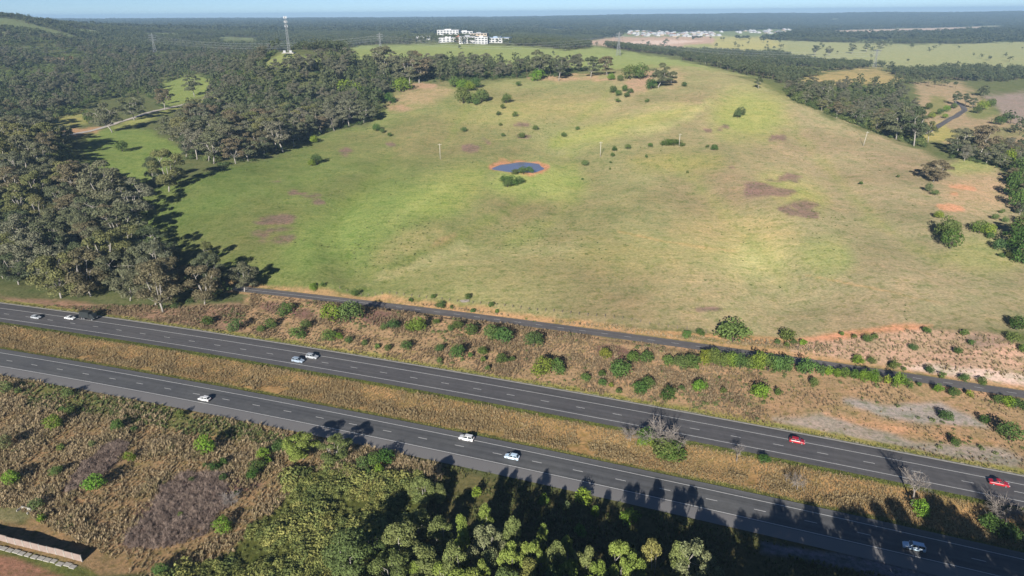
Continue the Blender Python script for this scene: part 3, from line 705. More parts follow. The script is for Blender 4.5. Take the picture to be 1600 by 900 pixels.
# median
X, Y = scatter_world(-340, 290, 60, 340, .62, r); ya = Y - road_y(0, X)
k_ = (ya > A_C['top_edge'] + 1.6) & (ya < B_C['bot_edge'] - 2.0) & (fbm(X / 7, Y / 7, 41, 3) > -.42)
P, px, py = with_pixels(X[k_], Y[k_]); hm = .5 + .5 * smooth((fbm(P[:, 0] / 6, P[:, 1] / 6, 43, 3) + .5))
sc = scal(len(P), .5, 1.0, r) * hm[:, None]
stuff('median_grass', 'tall golden dry grass filling the median strip between the two carriageways', 'dry grass', P, sc, tufts('median_grass', 'gold_grass'))
X, Y = scatter_world(-340, 290, 60, 340, .5, r); ya = Y - road_y(0, X)
k_ = ((ya > A_C['top_edge']) & (ya < A_C['top_edge'] + 1.8)) | ((ya < B_C['bot_edge']) & (ya > B_C['bot_edge'] - 2.1)) | ((ya > B_C['top_edge'] + 1.2) & (ya < B_C['top_edge'] + 3.0) & (r.random(len(X)) < .5))
P, px, py = with_pixels(X[k_], Y[k_])
stuff('edge_grass', 'low green grass lining the edges of both freeway carriageways', 'grass', P, scal(len(P), .18, .42, r, (1, 1.6)), tufts('edge_grass', 'green_grass', 3))
# verge between freeway and service road, and the east embankment
X, Y = scatter_world(-360, 340, 90, 420, .85, r); ya = Y - road_y(0, X); ysv = Y - serv_y(0, X)
k_ = (ya > B_C['top_edge'] + 2.5) & (ysv < S_C['bot'] - .8)
P, px, py = with_pixels(X[k_], Y[k_])
bare = inpoly(px, py, [(1320,626),(1400,632),(1470,628),(1520,650),(1545,668),(1440,664),(1370,648)]) | inpoly(px, py, [(1210,660),(1300,652),(1360,672),(1430,690),(1560,700),(1560,720),(1400,695),(1280,676)])
dens = np.where(px > 1200, .5, .92) * np.where(bare, .06, 1); dn = fbm(P[:, 0] / 9, P[:, 1] / 9, 47, 3)
k_ = (r.random(len(P)) < dens * np.clip(.75 + dn * 1.3, .1, 1)) & ~((px < 390) & (py < 478))
P = P[k_]; dn = dn[k_]; px = px[k_]
stuff('verge_grass', 'tall straw coloured grass on the verge between freeway and service road', 'dry grass', P, scal(len(P), .45, 1.25, r) * (np.clip(.8 + dn * .7, .4, 1.2) * np.where(px > 1200, .62, 1))[:, None], tufts('verge_grass', 'straw_grass'))
X, Y = scatter_world(-320, 330, 90, 400, 1.5, r); ya = Y - road_y(0, X); ysv = Y - serv_y(0, X); k_ = (ya > B_C['top_edge'] + 4) & (ysv < S_C['bot'] - 1.5); P, px, py = with_pixels(X[k_], Y[k_])
k_ = ~((px < 390) & (py < 478)) & (r.random(len(P)) < np.clip(fbm(P[:, 0] / 12, P[:, 1] / 12, 99, 3) * 1.6 - .12, .01, .6) * np.where(px > 1200, .4, 1))
stuff('verge_weeds', 'ragged green weeds and low brush scattered through the straw grass of the verge', 'weeds', P[k_], scal(int(k_.sum()), .4, 1.3, r, (1.0, 1.7)), [leafmesh('verge_weed', clump((0, 0, .2), (.5, .5, .5), 70, .12, np.random.default_rng(160 + i), .7, low=-.2), 'weed') for i in range(4)])
X, Y = scatter_world(-120, 380, 90, 400, .7, r); ysv = Y - serv_y(0, X)
P, px, py = with_pixels(X, Y); ysv = P[:, 1] - serv_y(0, P[:, 0])
rank = polydist(px, py, [(480,470),(560,472),(600,474),(690,478),(760,488),(830,502),(960,508),(1060,526),(1240,536),(1300,540),(1290,552),(800,504),(480,464)]); emb = inpoly(px, py, [(1240,540),(1300,530),(1420,516),(1560,526),(1640,560),(1640,600),(1400,572),(1240,552)])
k_ = (ysv > S_C['top'] + 1.5) & ((rank > -1) & (r.random(len(P)) < .75) | emb & (r.random(len(P)) < .22))
stuff('roadside_grass', 'rusty dry grass along the paddock fence on the far side of the service road', 'dry grass', P[k_], scal(int(k_.sum()), .35, 1.1, r), tufts('roadside_grass', 'tan_grass'))
# scrub on the near side
X, Y = scatter_world(-260, 30, 100, 290, .72, r); ya = Y - road_y(0, X); k_ = ya < A_C['bot_edge'] - .6
P, px, py = with_pixels(X[k_], Y[k_]); jx, jy = pxjit(P, px, py, 18)
SCRUB = [(-80,580),(100,600),(400,662),(565,692),(690,728),(660,770),(520,745),(430,800),(330,860),(240,905),(150,900),(-80,835)]
mau = inpoly(jx, jy, ell(150,725,58,20,-38)) | inpoly(jx, jy, ell(130,750,36,10,-30)) | inpoly(jx, jy, ell(275,800,100,35,-28)) | inpoly(jx, jy, ell(320,780,45,24,-30))
dn = fbm(P[:, 0] / 8, P[:, 1] / 8, 53, 3); grn = inpoly(jx, jy, [(40,600),(400,665),(470,690),(380,700),(250,668),(120,650),(40,640)])
wall_area = inpoly(px, py, [(-80,790),(30,795),(60,815),(200,885),(190,920),(-80,960)])
k_ = inpoly(jx, jy, SCRUB) & ~mau & ~wall_area & (r.random(len(P)) < np.clip(.85 + dn, .15, 1))
kk = k_ & ~(grn & (r.random(len(P)) < .6)); s_ = scal(int(kk.sum()), .6, 1.5, r) * np.clip(.85 + dn[kk] * .8, .45, 1.3)[:, None]
stuff('scrub_grass', 'tangled tan grass tussocks over the slope below the near carriageway', 'dry grass', P[kk], s_, tufts('scrub_grass', 'tan_grass'))
kk = k_ & (grn | (dn > .28)) & (r.random(len(P)) < .55); s_ = scal(int(kk.sum()), .5, 1.1, r)
stuff('scrub_weeds', 'green weeds mixed into the tan grass beside the near carriageway', 'weeds', P[kk], s_, tufts('scrub_weeds', 'weed', 4, wide=.11))
kk = mau & (r.random(len(P)) < .8)
def brush(seed):
    rr = np.random.default_rng(seed); mb = MB()
    for i in range(20):
        d_ = Vector((rr.normal() * .55, rr.normal() * .55, 1)).normalized(); mb.tube([(rr.normal() * .2, rr.normal() * .2, -.05), d_ * .6, d_ * rr.uniform(.8, 1.2) + Vector((rr.normal() * .15, rr.normal() * .15, 0))], [.028, .024, .012], 3, cap=False)
    return mb
M['brush'] = leafmat('dead_brush', [(.17,.125,.105), (.25,.19,.155), (.32,.25,.205)], trans=0)
stuff('dead_brush', 'patches of leafless mauve brown brush in the tan grass near the wall', 'dead brush', P[kk], scal(int(kk.sum()), .7, 1.4, r), [brush(5 + i).mesh('dead_brush_bush', [M['brush']]) for i in range(4)])
# thicket mounds in the foreground
mound = [leafmesh('thicket_mound', clump((0, 0, .1), (.5, .5, .55), 150, .085, np.random.default_rng(60 + i), .6, low=-.2), 'thicket_leaf') for i in range(5)]
X, Y = scatter_world(-140, 60, 90, 220, 1.15, r); P, px, py = with_pixels(X, Y, 120); jx, jy = pxjit(P, px, py, 20)
TH = [(250,905),(330,850),(420,800),(470,745),(540,725),(560,745),(650,735),(668,770),(660,820),(600,870),(560,980),(250,980)]
dn = fbm(P[:, 0] / 7, P[:, 1] / 7, 59, 3); k_ = inpoly(jx, jy, TH) & (r.random(len(P)) < np.clip(.9 + dn, .3, 1))
stuff('thicket', 'dense yellow green thicket of low creeper covered mounds in the foreground', 'thicket', P[k_], scal(int(k_.sum()), .8, 2.4, r, (1.0, 1.5)) * np.clip(1 + dn[k_] * 1.3, .4, 1.9)[:, None], mound)
# shaded rank grass and bushes under the trees at lower right
X, Y = scatter_world(-60, 170, 60, 200, .8, r); ya = Y - road_y(0, X); k_ = ya < A_C['bot_edge'] - 1
P, px, py = with_pixels(X[k_], Y[k_], 200); k_ = ~inpoly(px, py, TH + []) & ~inpoly(px, py, SCRUB) & (px > 600) & ~inpoly(px, py, [(1190,848),(1330,868),(1470,900),(1640,945),(1640,980),(1380,900),(1190,860)])
P = P[k_]; k_ = r.random(len(P)) < np.clip(.6 + fbm(P[:, 0] / 8, P[:, 1] / 8, 61, 3) * 1.4, .05, 1)
stuff('rank_grass', 'shaded green grass on the slope between the near carriageway and the trees', 'grass', P[k_], scal(int(k_.sum()), .4, 1.1, r), tufts('rank_grass', 'green_grass', 4))
# paddock weeds
X, Y = scatter_world(-430, 560, 200, 760, 3.0, r); P, px, py = with_pixels(X, Y); jx, jy = pxjit(P, px, py, 4)
dn = fbm(P[:, 0] / 26, P[:, 1] / 26, 67, 3); strong = inpoly(jx, jy, [(540,420),(600,330),(720,290),(900,330),(880,380),(740,400),(620,430)]) | inpoly(jx, jy, ell(1300,350,45,60)) | inpoly(jx, jy, ell(1245,395,40,30)) | inpoly(jx, jy, ell(860,200,70,18))
k_ = inpoly(jx, jy, PADDOCK) & (r.random(len(P)) < np.where(strong, np.clip(.2 + dn * 1.2, .03, .8), np.clip(dn * .9 - .08, .008, .4)) * np.where(px > 950, .6, 1)) & (np.hypot((P[:, 0] - POND[0]) / 27, (P[:, 1] - POND[1]) / 25) > 1)
stuff('paddock_weeds', 'small dark green weed clumps dotted over the grass paddock', 'weeds', P[k_], scal(int(k_.sum()), .15, .55, r, (1.3, 3.0)), tufts('paddock_weeds', 'weed', 4, wide=.16))

# ------------------------------------------------------------------ trees
def lookup(px, py, table, default):
    for poly, v in table:
        if inpoly(np.array([px]), np.array([py]), poly)[0]: return v
    return default
GUMS = []
for i in range(10):
    mb, V = gum_shape(200 + i, width=[.78,.92,.66,.84,1.0,.74,.86,.6,.95,.76][i], fork=[.3,.25,.34,.28,.24,.32,.26,.36,.27,.3][i], nclump=[24,28,19,25,30,22,26,17,28,23][i], crown0=[.3,.27,.34,.3,.25,.32,.28,.36,.27,.3][i], nleaf=165, leaf=.0205)
    GUMS.append((mb.mesh('trunk', [M['bark']], True), quadmesh('crown', V, [M['gum_leaf']])))
# fuller crowns, leafy to the ground, for the green trees of the foreground
OAKS = []
for i in range(6):
    mb, V = gum_shape(300 + i, width=[.6,.75,.66,.85,.5,.7][i], fork=.2, nclump=[20,22,22,24,18,22][i], crown0=.16, nleaf=300, leaf=.0165, flat=.95)
    OAKS.append((mb.mesh('trunk', [M['bark']], True), quadmesh('crown', V, [M['gum_leaf']])))
placed = []          # crowns already standing: x, y, radius
def tree(P, h, shape, label, cat='tree', group=None, tint_=(1, 1, 1), name='gum_tree', wide=1.0, rot=None):
    root = link(name, None, None, (float(P[0]), float(P[1]), float(P[2])))
    root.rotation_euler = (random.gauss(0, .03), random.gauss(0, .03), random.uniform(0, 6.28) if rot is None else rot); root.scale = (h * wide, h * wide, h); root.empty_display_size = .2
    tag(root, label, cat, group)
    link('trunk', shape[0], root); c_ = link('crown', shape[1], root); c_.color = (*tint_, 1)
    placed.append((P[0], P[1], h * .3)); return root
TONES = [('grey green', (1.0, 1.06, .92)), ('olive green', (1.12, 1.16, .74)), ('brownish', (1.12, .98, .88)), ('silver grey', (1.12, 1.14, 1.14)), ('dark green', (.68, .82, .66))]
F_NEAR = [(-70,262),(0,255),(95,262),(130,290),(205,318),(205,350),(196,385),(262,408),(300,428),(378,448),(392,466),(372,484),(300,490),(232,488),(100,466),(0,458),(-70,450)]
F_MID = [(262,222),(290,250),(345,262),(440,243),(500,211),(570,193),(597,165),(612,140),(650,128),(720,130),(760,124),(850,121),(882,121),(900,117),(905,108),(800,106),(700,106),(600,104),(520,96),(470,101),(440,116),(400,113),(350,150),(332,168),(290,192)]
F_TRACK = [(-70,262),(-70,60),(100,50),(330,60),(440,72),(420,95),(400,112),(350,150),(255,172),(230,150),(140,160),(90,200),(100,225),(130,255),(90,262)]
F_HILL = [(-60,105),(-60,40),(30,32),(90,40),(120,60),(200,72),(320,75),(430,85),(420,98),(330,112),(250,125),(150,150),(60,160),(-60,150)]
F_GULLY = [(1222,140),(1240,158),(1300,182),(1400,220),(1445,232),(1440,205),(1430,185),(1420,160),(1400,140),(1345,132),(1290,140)]
F_EAST = [(1470,245),(1490,225),(1560,232),(1640,250),(1640,420),(1600,410),(1592,330),(1570,270),(1540,258)]
CLEAR = [ell(135,192,55,14), [(100,216),(130,192),(180,205),(240,205),(292,236),(250,285),(205,300),(135,262)], [(85,212),(200,185),(330,147),(345,160),(250,180),(150,215)], [(255,130),(300,116),(330,126),(332,147),(262,168),(240,160)], [(0,110),(60,112),(125,103),(70,124),(0,128)], [(405,104),(440,82),(490,86),(514,96),(462,108)], ell(95,91,25,6), ell(250,87,28,5)]
# hand placed trees that stand apart: base x, base y, height px, tone, shape, words
SOLO = [(176,207,43,0,1,'spreading grey gum tree below the gravel track, nearest its orange end'),
 (210,188,38,0,4,'grey gum tree with a leaning pale trunk halfway along the gravel track'), (258,172,32,2,0,'gum tree beside the gravel track where it rises to the right'),
 (304,151,31,0,3,'gum tree in the green clearing beside the upper end of the gravel track'), (264,299,62,1,11,'lone olive gum tree with a long shadow at the corner of the green paddock'),
 (246,292,44,4,10,'dark tree tucked against the left side of the lone olive gum'), (160,330,72,0,1,'broad grey gum tree with white trunk on the edge of the shaded hollow'),
 (118,318,58,2,3,'brownish gum tree beside the broad white trunked gum near the hollow'), (215,345,60,3,4,'silver grey gum tree casting a long shadow onto the paddock'),
 (325,412,33,1,10,'small olive gum tree alone in the paddock above the forest corner'), (270,408,34,4,12,'rounded dark green tree at the paddock edge left of the small olive gum'),
 (640,132,46,0,4,'white trunked gum tree above the bare reddish bank on the ridge'), (655,130,44,2,1,'spreading brownish gum on the ridge top beside the white trunked gum'), (600,124,48,0,0,'tall gum at the left end of the ridge row'),
 (845,123,40,0,5,'grey gum on the crest to the right of the round green shrub'), (873,126,32,4,2,'dark gum leaning over the bare crest bank'), (923,121,30,4,6,'narrow dark tree standing alone on the crest, first of a pair'), (949,118,27,2,8,'round brownish tree on the crest, second of a pair'),
 (1028,137,34,0,1,'grey gum with pale limbs at the right end of the crest gully'), (1048,133,20,0,9,'low grey tree right beside the pale limbed gum on the crest'),
 (1185,139,18,4,2,'small tree on the paddock skyline where the ridge drops right'), (1458,284,34,2,13,'spreading flat topped brownish gum tree on the east edge of the paddock'),
 (1286,163,34,0,3,'white stemmed gum in the gully just below the golden knoll'), (1400,218,48,0,1,'pale trunked gum at the lower end of the gully trees'), (1428,228,56,4,7,'tall dark gum tree beside the bend of the valley road'), (1450,222,30,1,2,'olive gum tree right under the bend of the valley road'),
 (1530,247,50,2,0,'reddish brown gum with white trunk on the bank east of the paddock'), (1495,240,38,0,6,'grey gum at the top of the bank east of the paddock'),
 (385,110,14,4,5,'dark rounded tree left of the phone mast knoll'), (452,106,20,4,3,'dense dark green tree under the phone mast'),
 (1273,87,15,4,0,'single round tree in the far fields, leftmost of five in a row'), (1296,87,13,0,1,'single round tree in the far fields, second from the left of five'), (1331,84,13,0,3,'single round tree in the far fields, middle one of five'), (1354,81,12,4,5,'single round tree in the far fields, fourth from the left of five'), (1377,80,14,0,8,'broad tree in the far fields, rightmost of five'),
 (1494,165,20,4,2,'dark tree just above the bend of the valley road'), (1508,166,18,4,5,'dark tree right of the bend of the valley road'), (1519,169,15,4,6,'small dark tree at the right end of the clump above the valley road'),
 (718,77,6,4,0,'tiny round tree on the green hill below the hospital'), (883,80,10,0,4,'broad tree on the hill right of the hospital'), (864,86,6,4,2,'little tree beside the bare patch on the hill right of the hospital')]
for bx, by, hp, tn, sh, lab in SOLO:
    P = hit1(bx, by); D_ = (P - np.array([0, 0, CAM_H])) @ CD; h = hp * D_ / F / .93
    tree(P, h, GUMS[sh] if sh < 10 else OAKS[sh - 10], lab, tint_=TONES[tn][1], wide=1.4 if sh == 13 else (1.12 if sh in (1, 4, 8) else 1.0))
# scattered forest trees, nearest first
r = np.random.default_rng(21)
X, Y = scatter_world(-1150, 1250, 200, 1500, 9.0, r); P, px, py = with_pixels(X, Y, 80)
DEPTH = (P - np.array([0, 0, CAM_H])) @ CD
near = inpoly(px, py, F_NEAR); mid_ = inpoly(px, py, F_MID); trk = inpoly(px, py, F_TRACK) | inpoly(px, py, F_HILL); gul = inpoly(px, py, F_GULLY); est = inpoly(px, py, F_EAST)
clear = np.zeros(len(P), bool)
for c_ in CLEAR: clear |= inpoly(px, py, c_)
zone = np.where(near, 1, np.where(mid_, 2, np.where(gul, 4, np.where(est, 5, np.where(trk, 3, 0)))))
zone[clear & (zone != 1)] = 0
opx, opy, _d = project(P); vis = (np.abs(hit(opx, opy)[:, 1] - P[:, 1]) < 25) | (opx < 0) | (opx > 1600)
order = np.argsort(DEPTH); keep = []
gridc = {}
for x_, y_, rr_ in placed: gridc.setdefault((int(x_ // 20), int(y_ // 20)), []).append((x_, y_, 6.5))
for i in order:
    if zone[i] == 0 or (DEPTH[i] > 700 and not vis[i]): continue
    if zone[i] == 3 and float(fbm(P[i:i + 1, 0] / 45, P[i:i + 1, 1] / 45, 97, 3)[0]) < -.18: continue
    sp_ = {1: 11.8, 2: 11.0, 3: 14.0, 4: 14, 5: 10}[int(zone[i])] * (.8 + .45 * float(hash2(np.array([i]), np.array([3]), 5)[0]))
    cx_, cy__ = int(P[i, 0] // 20), int(P[i, 1] // 20); ok = True
    for a in (-1, 0, 1):
        for b_ in (-1, 0, 1):
            for q in gridc.get((cx_ + a, cy__ + b_), ()):
                if (q[0] - P[i, 0]) ** 2 + (q[1] - P[i, 1]) ** 2 < sp_ ** 2: ok = False; break
            if not ok: break
        if not ok: break
    if ok: gridc.setdefault((cx_, cy__), []).append((P[i, 0], P[i, 1], sp_)); keep.append(i)
ORD = ['first','second','third','fourth','fifth','sixth','seventh','eighth','ninth','tenth','eleventh','twelfth','thirteenth','fourteenth','fifteenth','sixteenth','seventeenth','eighteenth','nineteenth','twentieth']
ZW = {1: ('freeway forest', 'trees of the forest beside the freeway'), 2: ('wood left of paddock', 'trees of the wood left of the paddock'), 3: ('gravel track woodland', 'trees of the woodland around the gravel track'),
      4: ('gully behind paddock', 'trees of the gully right of the paddock'), 5: ('right edge bank', 'trees of the wooded right edge')}
NIND = 300 - len(SOLO)
indiv = [i for i in keep if DEPTH[i] < 900 and -30 < opx[i] < 1630][:NIND]; rest = [i for i in keep if i not in set(indiv)]
rows = {}
for z_ in ZW:
    zi = sorted([i for i in indiv if zone[i] == z_], key=lambda i: -py[i])
    per = 12
    for q in range(0, len(zi), per):
        for n_, i in enumerate(sorted(zi[q:q + per], key=lambda i: px[i])): rows[i] = (q // per, n_)
for i in indiv:
    z_ = int(zone[i]); row, n_ = rows[i]
    tn = int(r.choice(5, p=[.34, .2, .2, .13, .13])); sh = int(r.integers(0, 10)); h = {1: r.uniform(15, 24), 2: r.uniform(15, 24), 3: r.uniform(12, 22), 4: r.uniform(10, 15), 5: r.uniform(8, 13)}[z_]
    full = z_ == 1 and (py[i] > 440 or r.random() < .4) or r.random() < .25
    size = 'tall' if h > 16.5 else ('mid-height' if h > 13 else 'low')
    tree(P[i], h, OAKS[sh % 6] if full else GUMS[sh], f'{size} {TONES[tn][0]} gum, {ORD[n_]} from left in {ORD[row]} row of the {ZW[z_][0]}', group=ZW[z_][1], tint_=TONES[tn][1], wide=float(r.uniform(1.0, 1.3)))
# foreground trees: crown centre, width, height over width, shape, tone, words
FG = [(535,872,78,1.2,0,4,'dark green bushy tree in front of the yellow creeper mounds'), (580,850,44,1.0,2,4,'small dark tree at the foot of the yellow creeper mounds'), (470,702,52,1.05,1,'yg','large yellow green tree below the near carriageway, left of a pair'), (522,706,50,1.05,3,'gg','grey green tree below the near carriageway, right of a pair'),
 (655,757,36,1.7,4,'gg','tall feathery grey green tree at the left end of the shaded slope'), (687,764,26,1.5,4,'gg','small feathery tree beside the tall feathery one'),
 (628,850,60,1.4,0,'gg','feathery green tree, left edge of the foreground wood'), (610,892,64,1.3,2,'gg','feathery green tree at the bottom edge right of the dark tree'), (668,878,62,1.4,4,'gg','tall feathery tree in the middle of the foreground wood'), (655,815,40,1.5,4,'gg','slim tree at the top edge of the foreground wood'), (690,830,44,1.4,0,'gg','tree with bright tips near the top of the foreground wood'),
 (722,812,32,1.5,4,'yg','bright tipped sapling on the edge of the shade, left one'), (750,800,26,1.6,4,'yg','bright tipped sapling on the edge of the shade, right one'), (757,846,62,1.15,3,'sg','silver leaved round tree in the foreground wood'), (715,868,44,1.4,0,'gg','tree in front of the silver leaved round tree'), (738,896,48,1.3,2,'yg','low yellow green tree at the bottom edge below the silver tree'),
 (797,822,32,1.5,4,'gg','upright tree right of the silver leaved tree'), (798,872,46,1.3,1,'yg','yellow green tree at the bottom right of the silver tree'), (838,862,44,1.2,3,'yg','clumpy yellow green tree at the bottom edge, left of the dark gap'), (886,884,42,1.2,2,'yg','clumpy tree at the bottom edge in the dark gap'), (940,892,38,1.1,1,'yg','small tree at the bottom edge left of the three lit crowns'),
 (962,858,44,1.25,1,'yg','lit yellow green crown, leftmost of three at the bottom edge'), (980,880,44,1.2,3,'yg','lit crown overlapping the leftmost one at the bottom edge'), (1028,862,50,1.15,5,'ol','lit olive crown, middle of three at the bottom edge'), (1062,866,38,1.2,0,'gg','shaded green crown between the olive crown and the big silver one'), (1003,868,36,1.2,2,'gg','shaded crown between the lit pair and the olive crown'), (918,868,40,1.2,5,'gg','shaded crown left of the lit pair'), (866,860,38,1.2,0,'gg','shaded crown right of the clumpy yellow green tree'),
 (1095,872,68,1.2,3,'sg','big rounded silver green crown, rightmost at the bottom edge'),
 (882,845,26,1.3,4,'yg','lit tree top poking out of the shade left of the lit crowns'), (846,830,26,1.3,4,'yg','lit tree top in the shade above the clumpy tree')]
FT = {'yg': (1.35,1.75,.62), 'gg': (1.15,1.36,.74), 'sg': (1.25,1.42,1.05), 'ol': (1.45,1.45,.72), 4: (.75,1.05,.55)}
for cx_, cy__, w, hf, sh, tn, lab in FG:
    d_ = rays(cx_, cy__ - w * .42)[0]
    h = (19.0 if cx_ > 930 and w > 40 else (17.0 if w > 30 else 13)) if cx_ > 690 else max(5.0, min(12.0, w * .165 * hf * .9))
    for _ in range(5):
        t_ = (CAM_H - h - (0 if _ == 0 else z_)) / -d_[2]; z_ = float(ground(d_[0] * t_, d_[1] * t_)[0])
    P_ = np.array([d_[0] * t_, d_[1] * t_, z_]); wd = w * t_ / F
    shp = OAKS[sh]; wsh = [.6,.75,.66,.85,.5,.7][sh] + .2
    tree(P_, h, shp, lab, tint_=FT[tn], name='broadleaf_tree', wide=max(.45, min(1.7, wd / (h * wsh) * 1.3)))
r = np.random.default_rng(77)
EX = [(x_ + r.normal() * 5, y_ + r.normal() * 8) for x_, y_ in [(600,925),(640,930),(580,930),(690,925),(720,945),(760,920),(790,930),(830,925),(650,890),(700,905),(770,900),(610,955),(665,965),(745,965),(815,960),(860,930),(545,930),(520,945)]]
for k_, (x_, y_) in enumerate(sorted(EX)):
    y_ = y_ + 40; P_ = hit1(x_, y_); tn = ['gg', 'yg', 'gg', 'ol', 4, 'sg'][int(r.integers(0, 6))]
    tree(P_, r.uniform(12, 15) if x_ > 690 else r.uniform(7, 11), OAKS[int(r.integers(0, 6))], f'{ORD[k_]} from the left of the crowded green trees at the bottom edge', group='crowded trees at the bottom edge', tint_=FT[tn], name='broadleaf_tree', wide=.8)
# trees that stand below the lower right of the frame and shade the slope and the road
r = np.random.default_rng(78); SHADE = []
for k_ in range(15):
    x_ = 52 + k_ * 6.6; reach = (149 if x_ < 85 else 153) + r.normal() * 3.5; h = r.uniform(24.5, 29.5); SHADE.append((x_, min(reach - 2.36 * h, 112 - h), h))
for k_ in range(15):
    x_ = 34 + k_ * 7.6; h = r.uniform(21, 26); SHADE.append((x_, min(84, 134 - 2.36 * h + r.normal() * 4), h))
for k_ in range(15):
    h = r.uniform(19.0, 22.5); SHADE.append((2 + k_ * 3.6 + r.normal(), 115.5 - h + r.normal() * .6, h))
for k_, (x_, y_, h) in enumerate(SHADE):
    z_ = float(ground(x_, y_)[0]); tree((x_, y_, z_ - .1), h, OAKS[k_ % 6], f'{ORD[k_ % 15]} tall tree in the {["right front", "right back", "left"][k_ // 15]} row shading the road at lower right', group='trees of the wood at the lower right', tint_=FT['gg'], name='broadleaf_tree', wide=float(r.uniform(.5, .85)))

# far woodland: everything past the individual trees
def far_shape(seed, n=80):
    rr = np.random.default_rng(seed); Q = []
    for i in range(6):
        a = rr.uniform(0, 6.28); q = rr.uniform(0, .24); Q.append(clump((q * math.cos(a), q * math.sin(a), rr.uniform(.34, .84)), (.2, .2, .17), n // 6, .075, rr, .5))
    mb = MB(); mb.tube([(0, 0, -.05), (0, 0, .4), (.05, 0, .6)], [.02, .015, .01], 4)
    V = np.concatenate(Q); b_ = len(V); me_ = quadmesh('woodland_tree', V, [M['far_leaf'], M['bark']])
    bm_V = [v.co[:] for v in me_.vertices] + mb.V; F_ = [tuple(p.vertices) for p in me_.polygons] + [tuple(i + b_ * 4 for i in f) for f in mb.F]
    return mesh('woodland_tree', bm_V, F_, [M['far_leaf'], M['stem']], [0] * b_ + [1] * len(mb.F))
FAR = [far_shape(400 + i) for i in range(6)]
hf_ = np.array([{1: 15, 2: 18, 3: 16, 4: 14, 5: 10}[int(zone[i])] for i in rest]) * r.uniform(.75, 1.2, len(rest)) if rest else np.zeros(0)
if rest: stuff('woodland', 'grey green eucalypt woodland filling the upper left behind the single trees', 'woodland', P[rest], np.stack([hf_, hf_, hf_], -1), [g_[1] for g_ in GUMS[:3]] + FAR)

# ------------------------------------------------------------------ shrubs: crown centre x, y, width (photo pixels)[, tone]; l lime, y yellow green, d dark, g grey green
def parse(t): return [(lambda q: (float(q[0]), float(q[1]), float(q[2]), q[3] if len(q) > 3 else 'm'))(e.split(',')) for e in t.split()]
SHR = []
for i in range(4):
    mb, V = shrub_shape(500 + i, 900, .038, 9, .8); b_ = quadmesh('foliage', V, [M['shrub_leaf']]); SHR.append((mb.mesh('stem', [M['stem']]), b_))
SHS = []
for i in range(5):
    mb, V = shrub_shape(520 + i, 260, .075, 6, .82); SHS.append((mb.mesh('stem', [M['stem']]), quadmesh('foliage', V, [M['shrub_leaf']])))
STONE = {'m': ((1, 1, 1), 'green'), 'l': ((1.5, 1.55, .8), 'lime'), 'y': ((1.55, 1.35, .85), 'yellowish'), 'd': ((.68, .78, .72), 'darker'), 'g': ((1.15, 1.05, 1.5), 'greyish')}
def shrubs(text, phrase, group, name='shrub', default='m', hf=.8, jitter=True):
    L_ = sorted(parse(text)); per = 12; n = len(L_)
    for j, (cx_, cy__, w, tn) in enumerate(L_):
        if tn == 'm': tn = default
        tr = (.55 + .28 * hf)
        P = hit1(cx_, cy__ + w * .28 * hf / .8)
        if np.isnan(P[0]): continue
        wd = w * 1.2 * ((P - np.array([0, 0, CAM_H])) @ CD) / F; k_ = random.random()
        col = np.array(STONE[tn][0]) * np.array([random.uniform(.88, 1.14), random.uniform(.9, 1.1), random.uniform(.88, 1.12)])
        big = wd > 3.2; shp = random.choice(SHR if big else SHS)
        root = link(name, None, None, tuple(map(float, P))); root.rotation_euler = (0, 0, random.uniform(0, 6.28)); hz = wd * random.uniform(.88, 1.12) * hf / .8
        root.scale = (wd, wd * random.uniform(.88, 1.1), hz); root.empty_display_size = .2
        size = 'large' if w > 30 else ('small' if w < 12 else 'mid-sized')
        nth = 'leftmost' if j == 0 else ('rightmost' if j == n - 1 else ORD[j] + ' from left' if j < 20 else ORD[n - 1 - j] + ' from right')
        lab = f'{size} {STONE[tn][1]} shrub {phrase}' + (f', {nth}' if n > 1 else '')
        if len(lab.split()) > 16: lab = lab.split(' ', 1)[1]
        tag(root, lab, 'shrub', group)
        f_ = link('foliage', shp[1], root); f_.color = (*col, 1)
        if big: link('stem', shp[0], root)
shrubs('446,485,22 424,507,18 408,515,14 466,523,24 478,510,16 515,526,22 530,526,12,l 545,533,12 570,537,10 590,542,10 606,545,12 325,502,18,d 367,511,20', 'on the verge grass left of the big double shrub', 'shrubs on the verge')
shrubs('520,492,32,y 549,494,34', 'of the big double clump beside the service road', 'shrubs on the verge')
shrubs('635,542,17 600,512,12 616,509,19 651,511,26,y 640,514,14 682,504,11 704,514,12 715,510,15 736,517,22 687,545,14 716,552,24 735,556,9 755,551,15 755,562,10', 'on the verge grass just left of centre', 'shrubs on the verge')
shrubs('768,524,26 785,528,30 784,562,18 687,564,10 762,576,9 834,535,27 846,576,30,y 871,576,24 800,562,10', 'on the verge below the centre of the service road', 'shrubs on the verge')
shrubs('915,592,15 941,585,12,d 941,598,14 968,580,33 989,559,22 1010,561,22 946,555,18,y 955,603,8,y 967,612,10 1000,610,22,d 1012,600,20 1043,616,25,d 1044,566,18 1064,570,26 1080,568,26', 'in the loose verge cluster right of centre', 'shrubs on the verge')
shrubs('1092,605,22,l 1065,607,9 1124,590,6 1130,612,10 1187,615,26,l 1215,614,12 1271,599,15 1259,577,29', 'standing apart in the verge grass east of the cluster', 'shrubs on the verge')
shrubs('1102,560,20,y 1114,562,20 1127,566,22 1141,567,20,y 1156,568,22 1170,570,20 1184,571,24,y 1200,570,24 1214,571,22 1228,572,24', 'of the hedge along the lower side of the service road', 'hedge shrubs along the service road', hf=1.15)
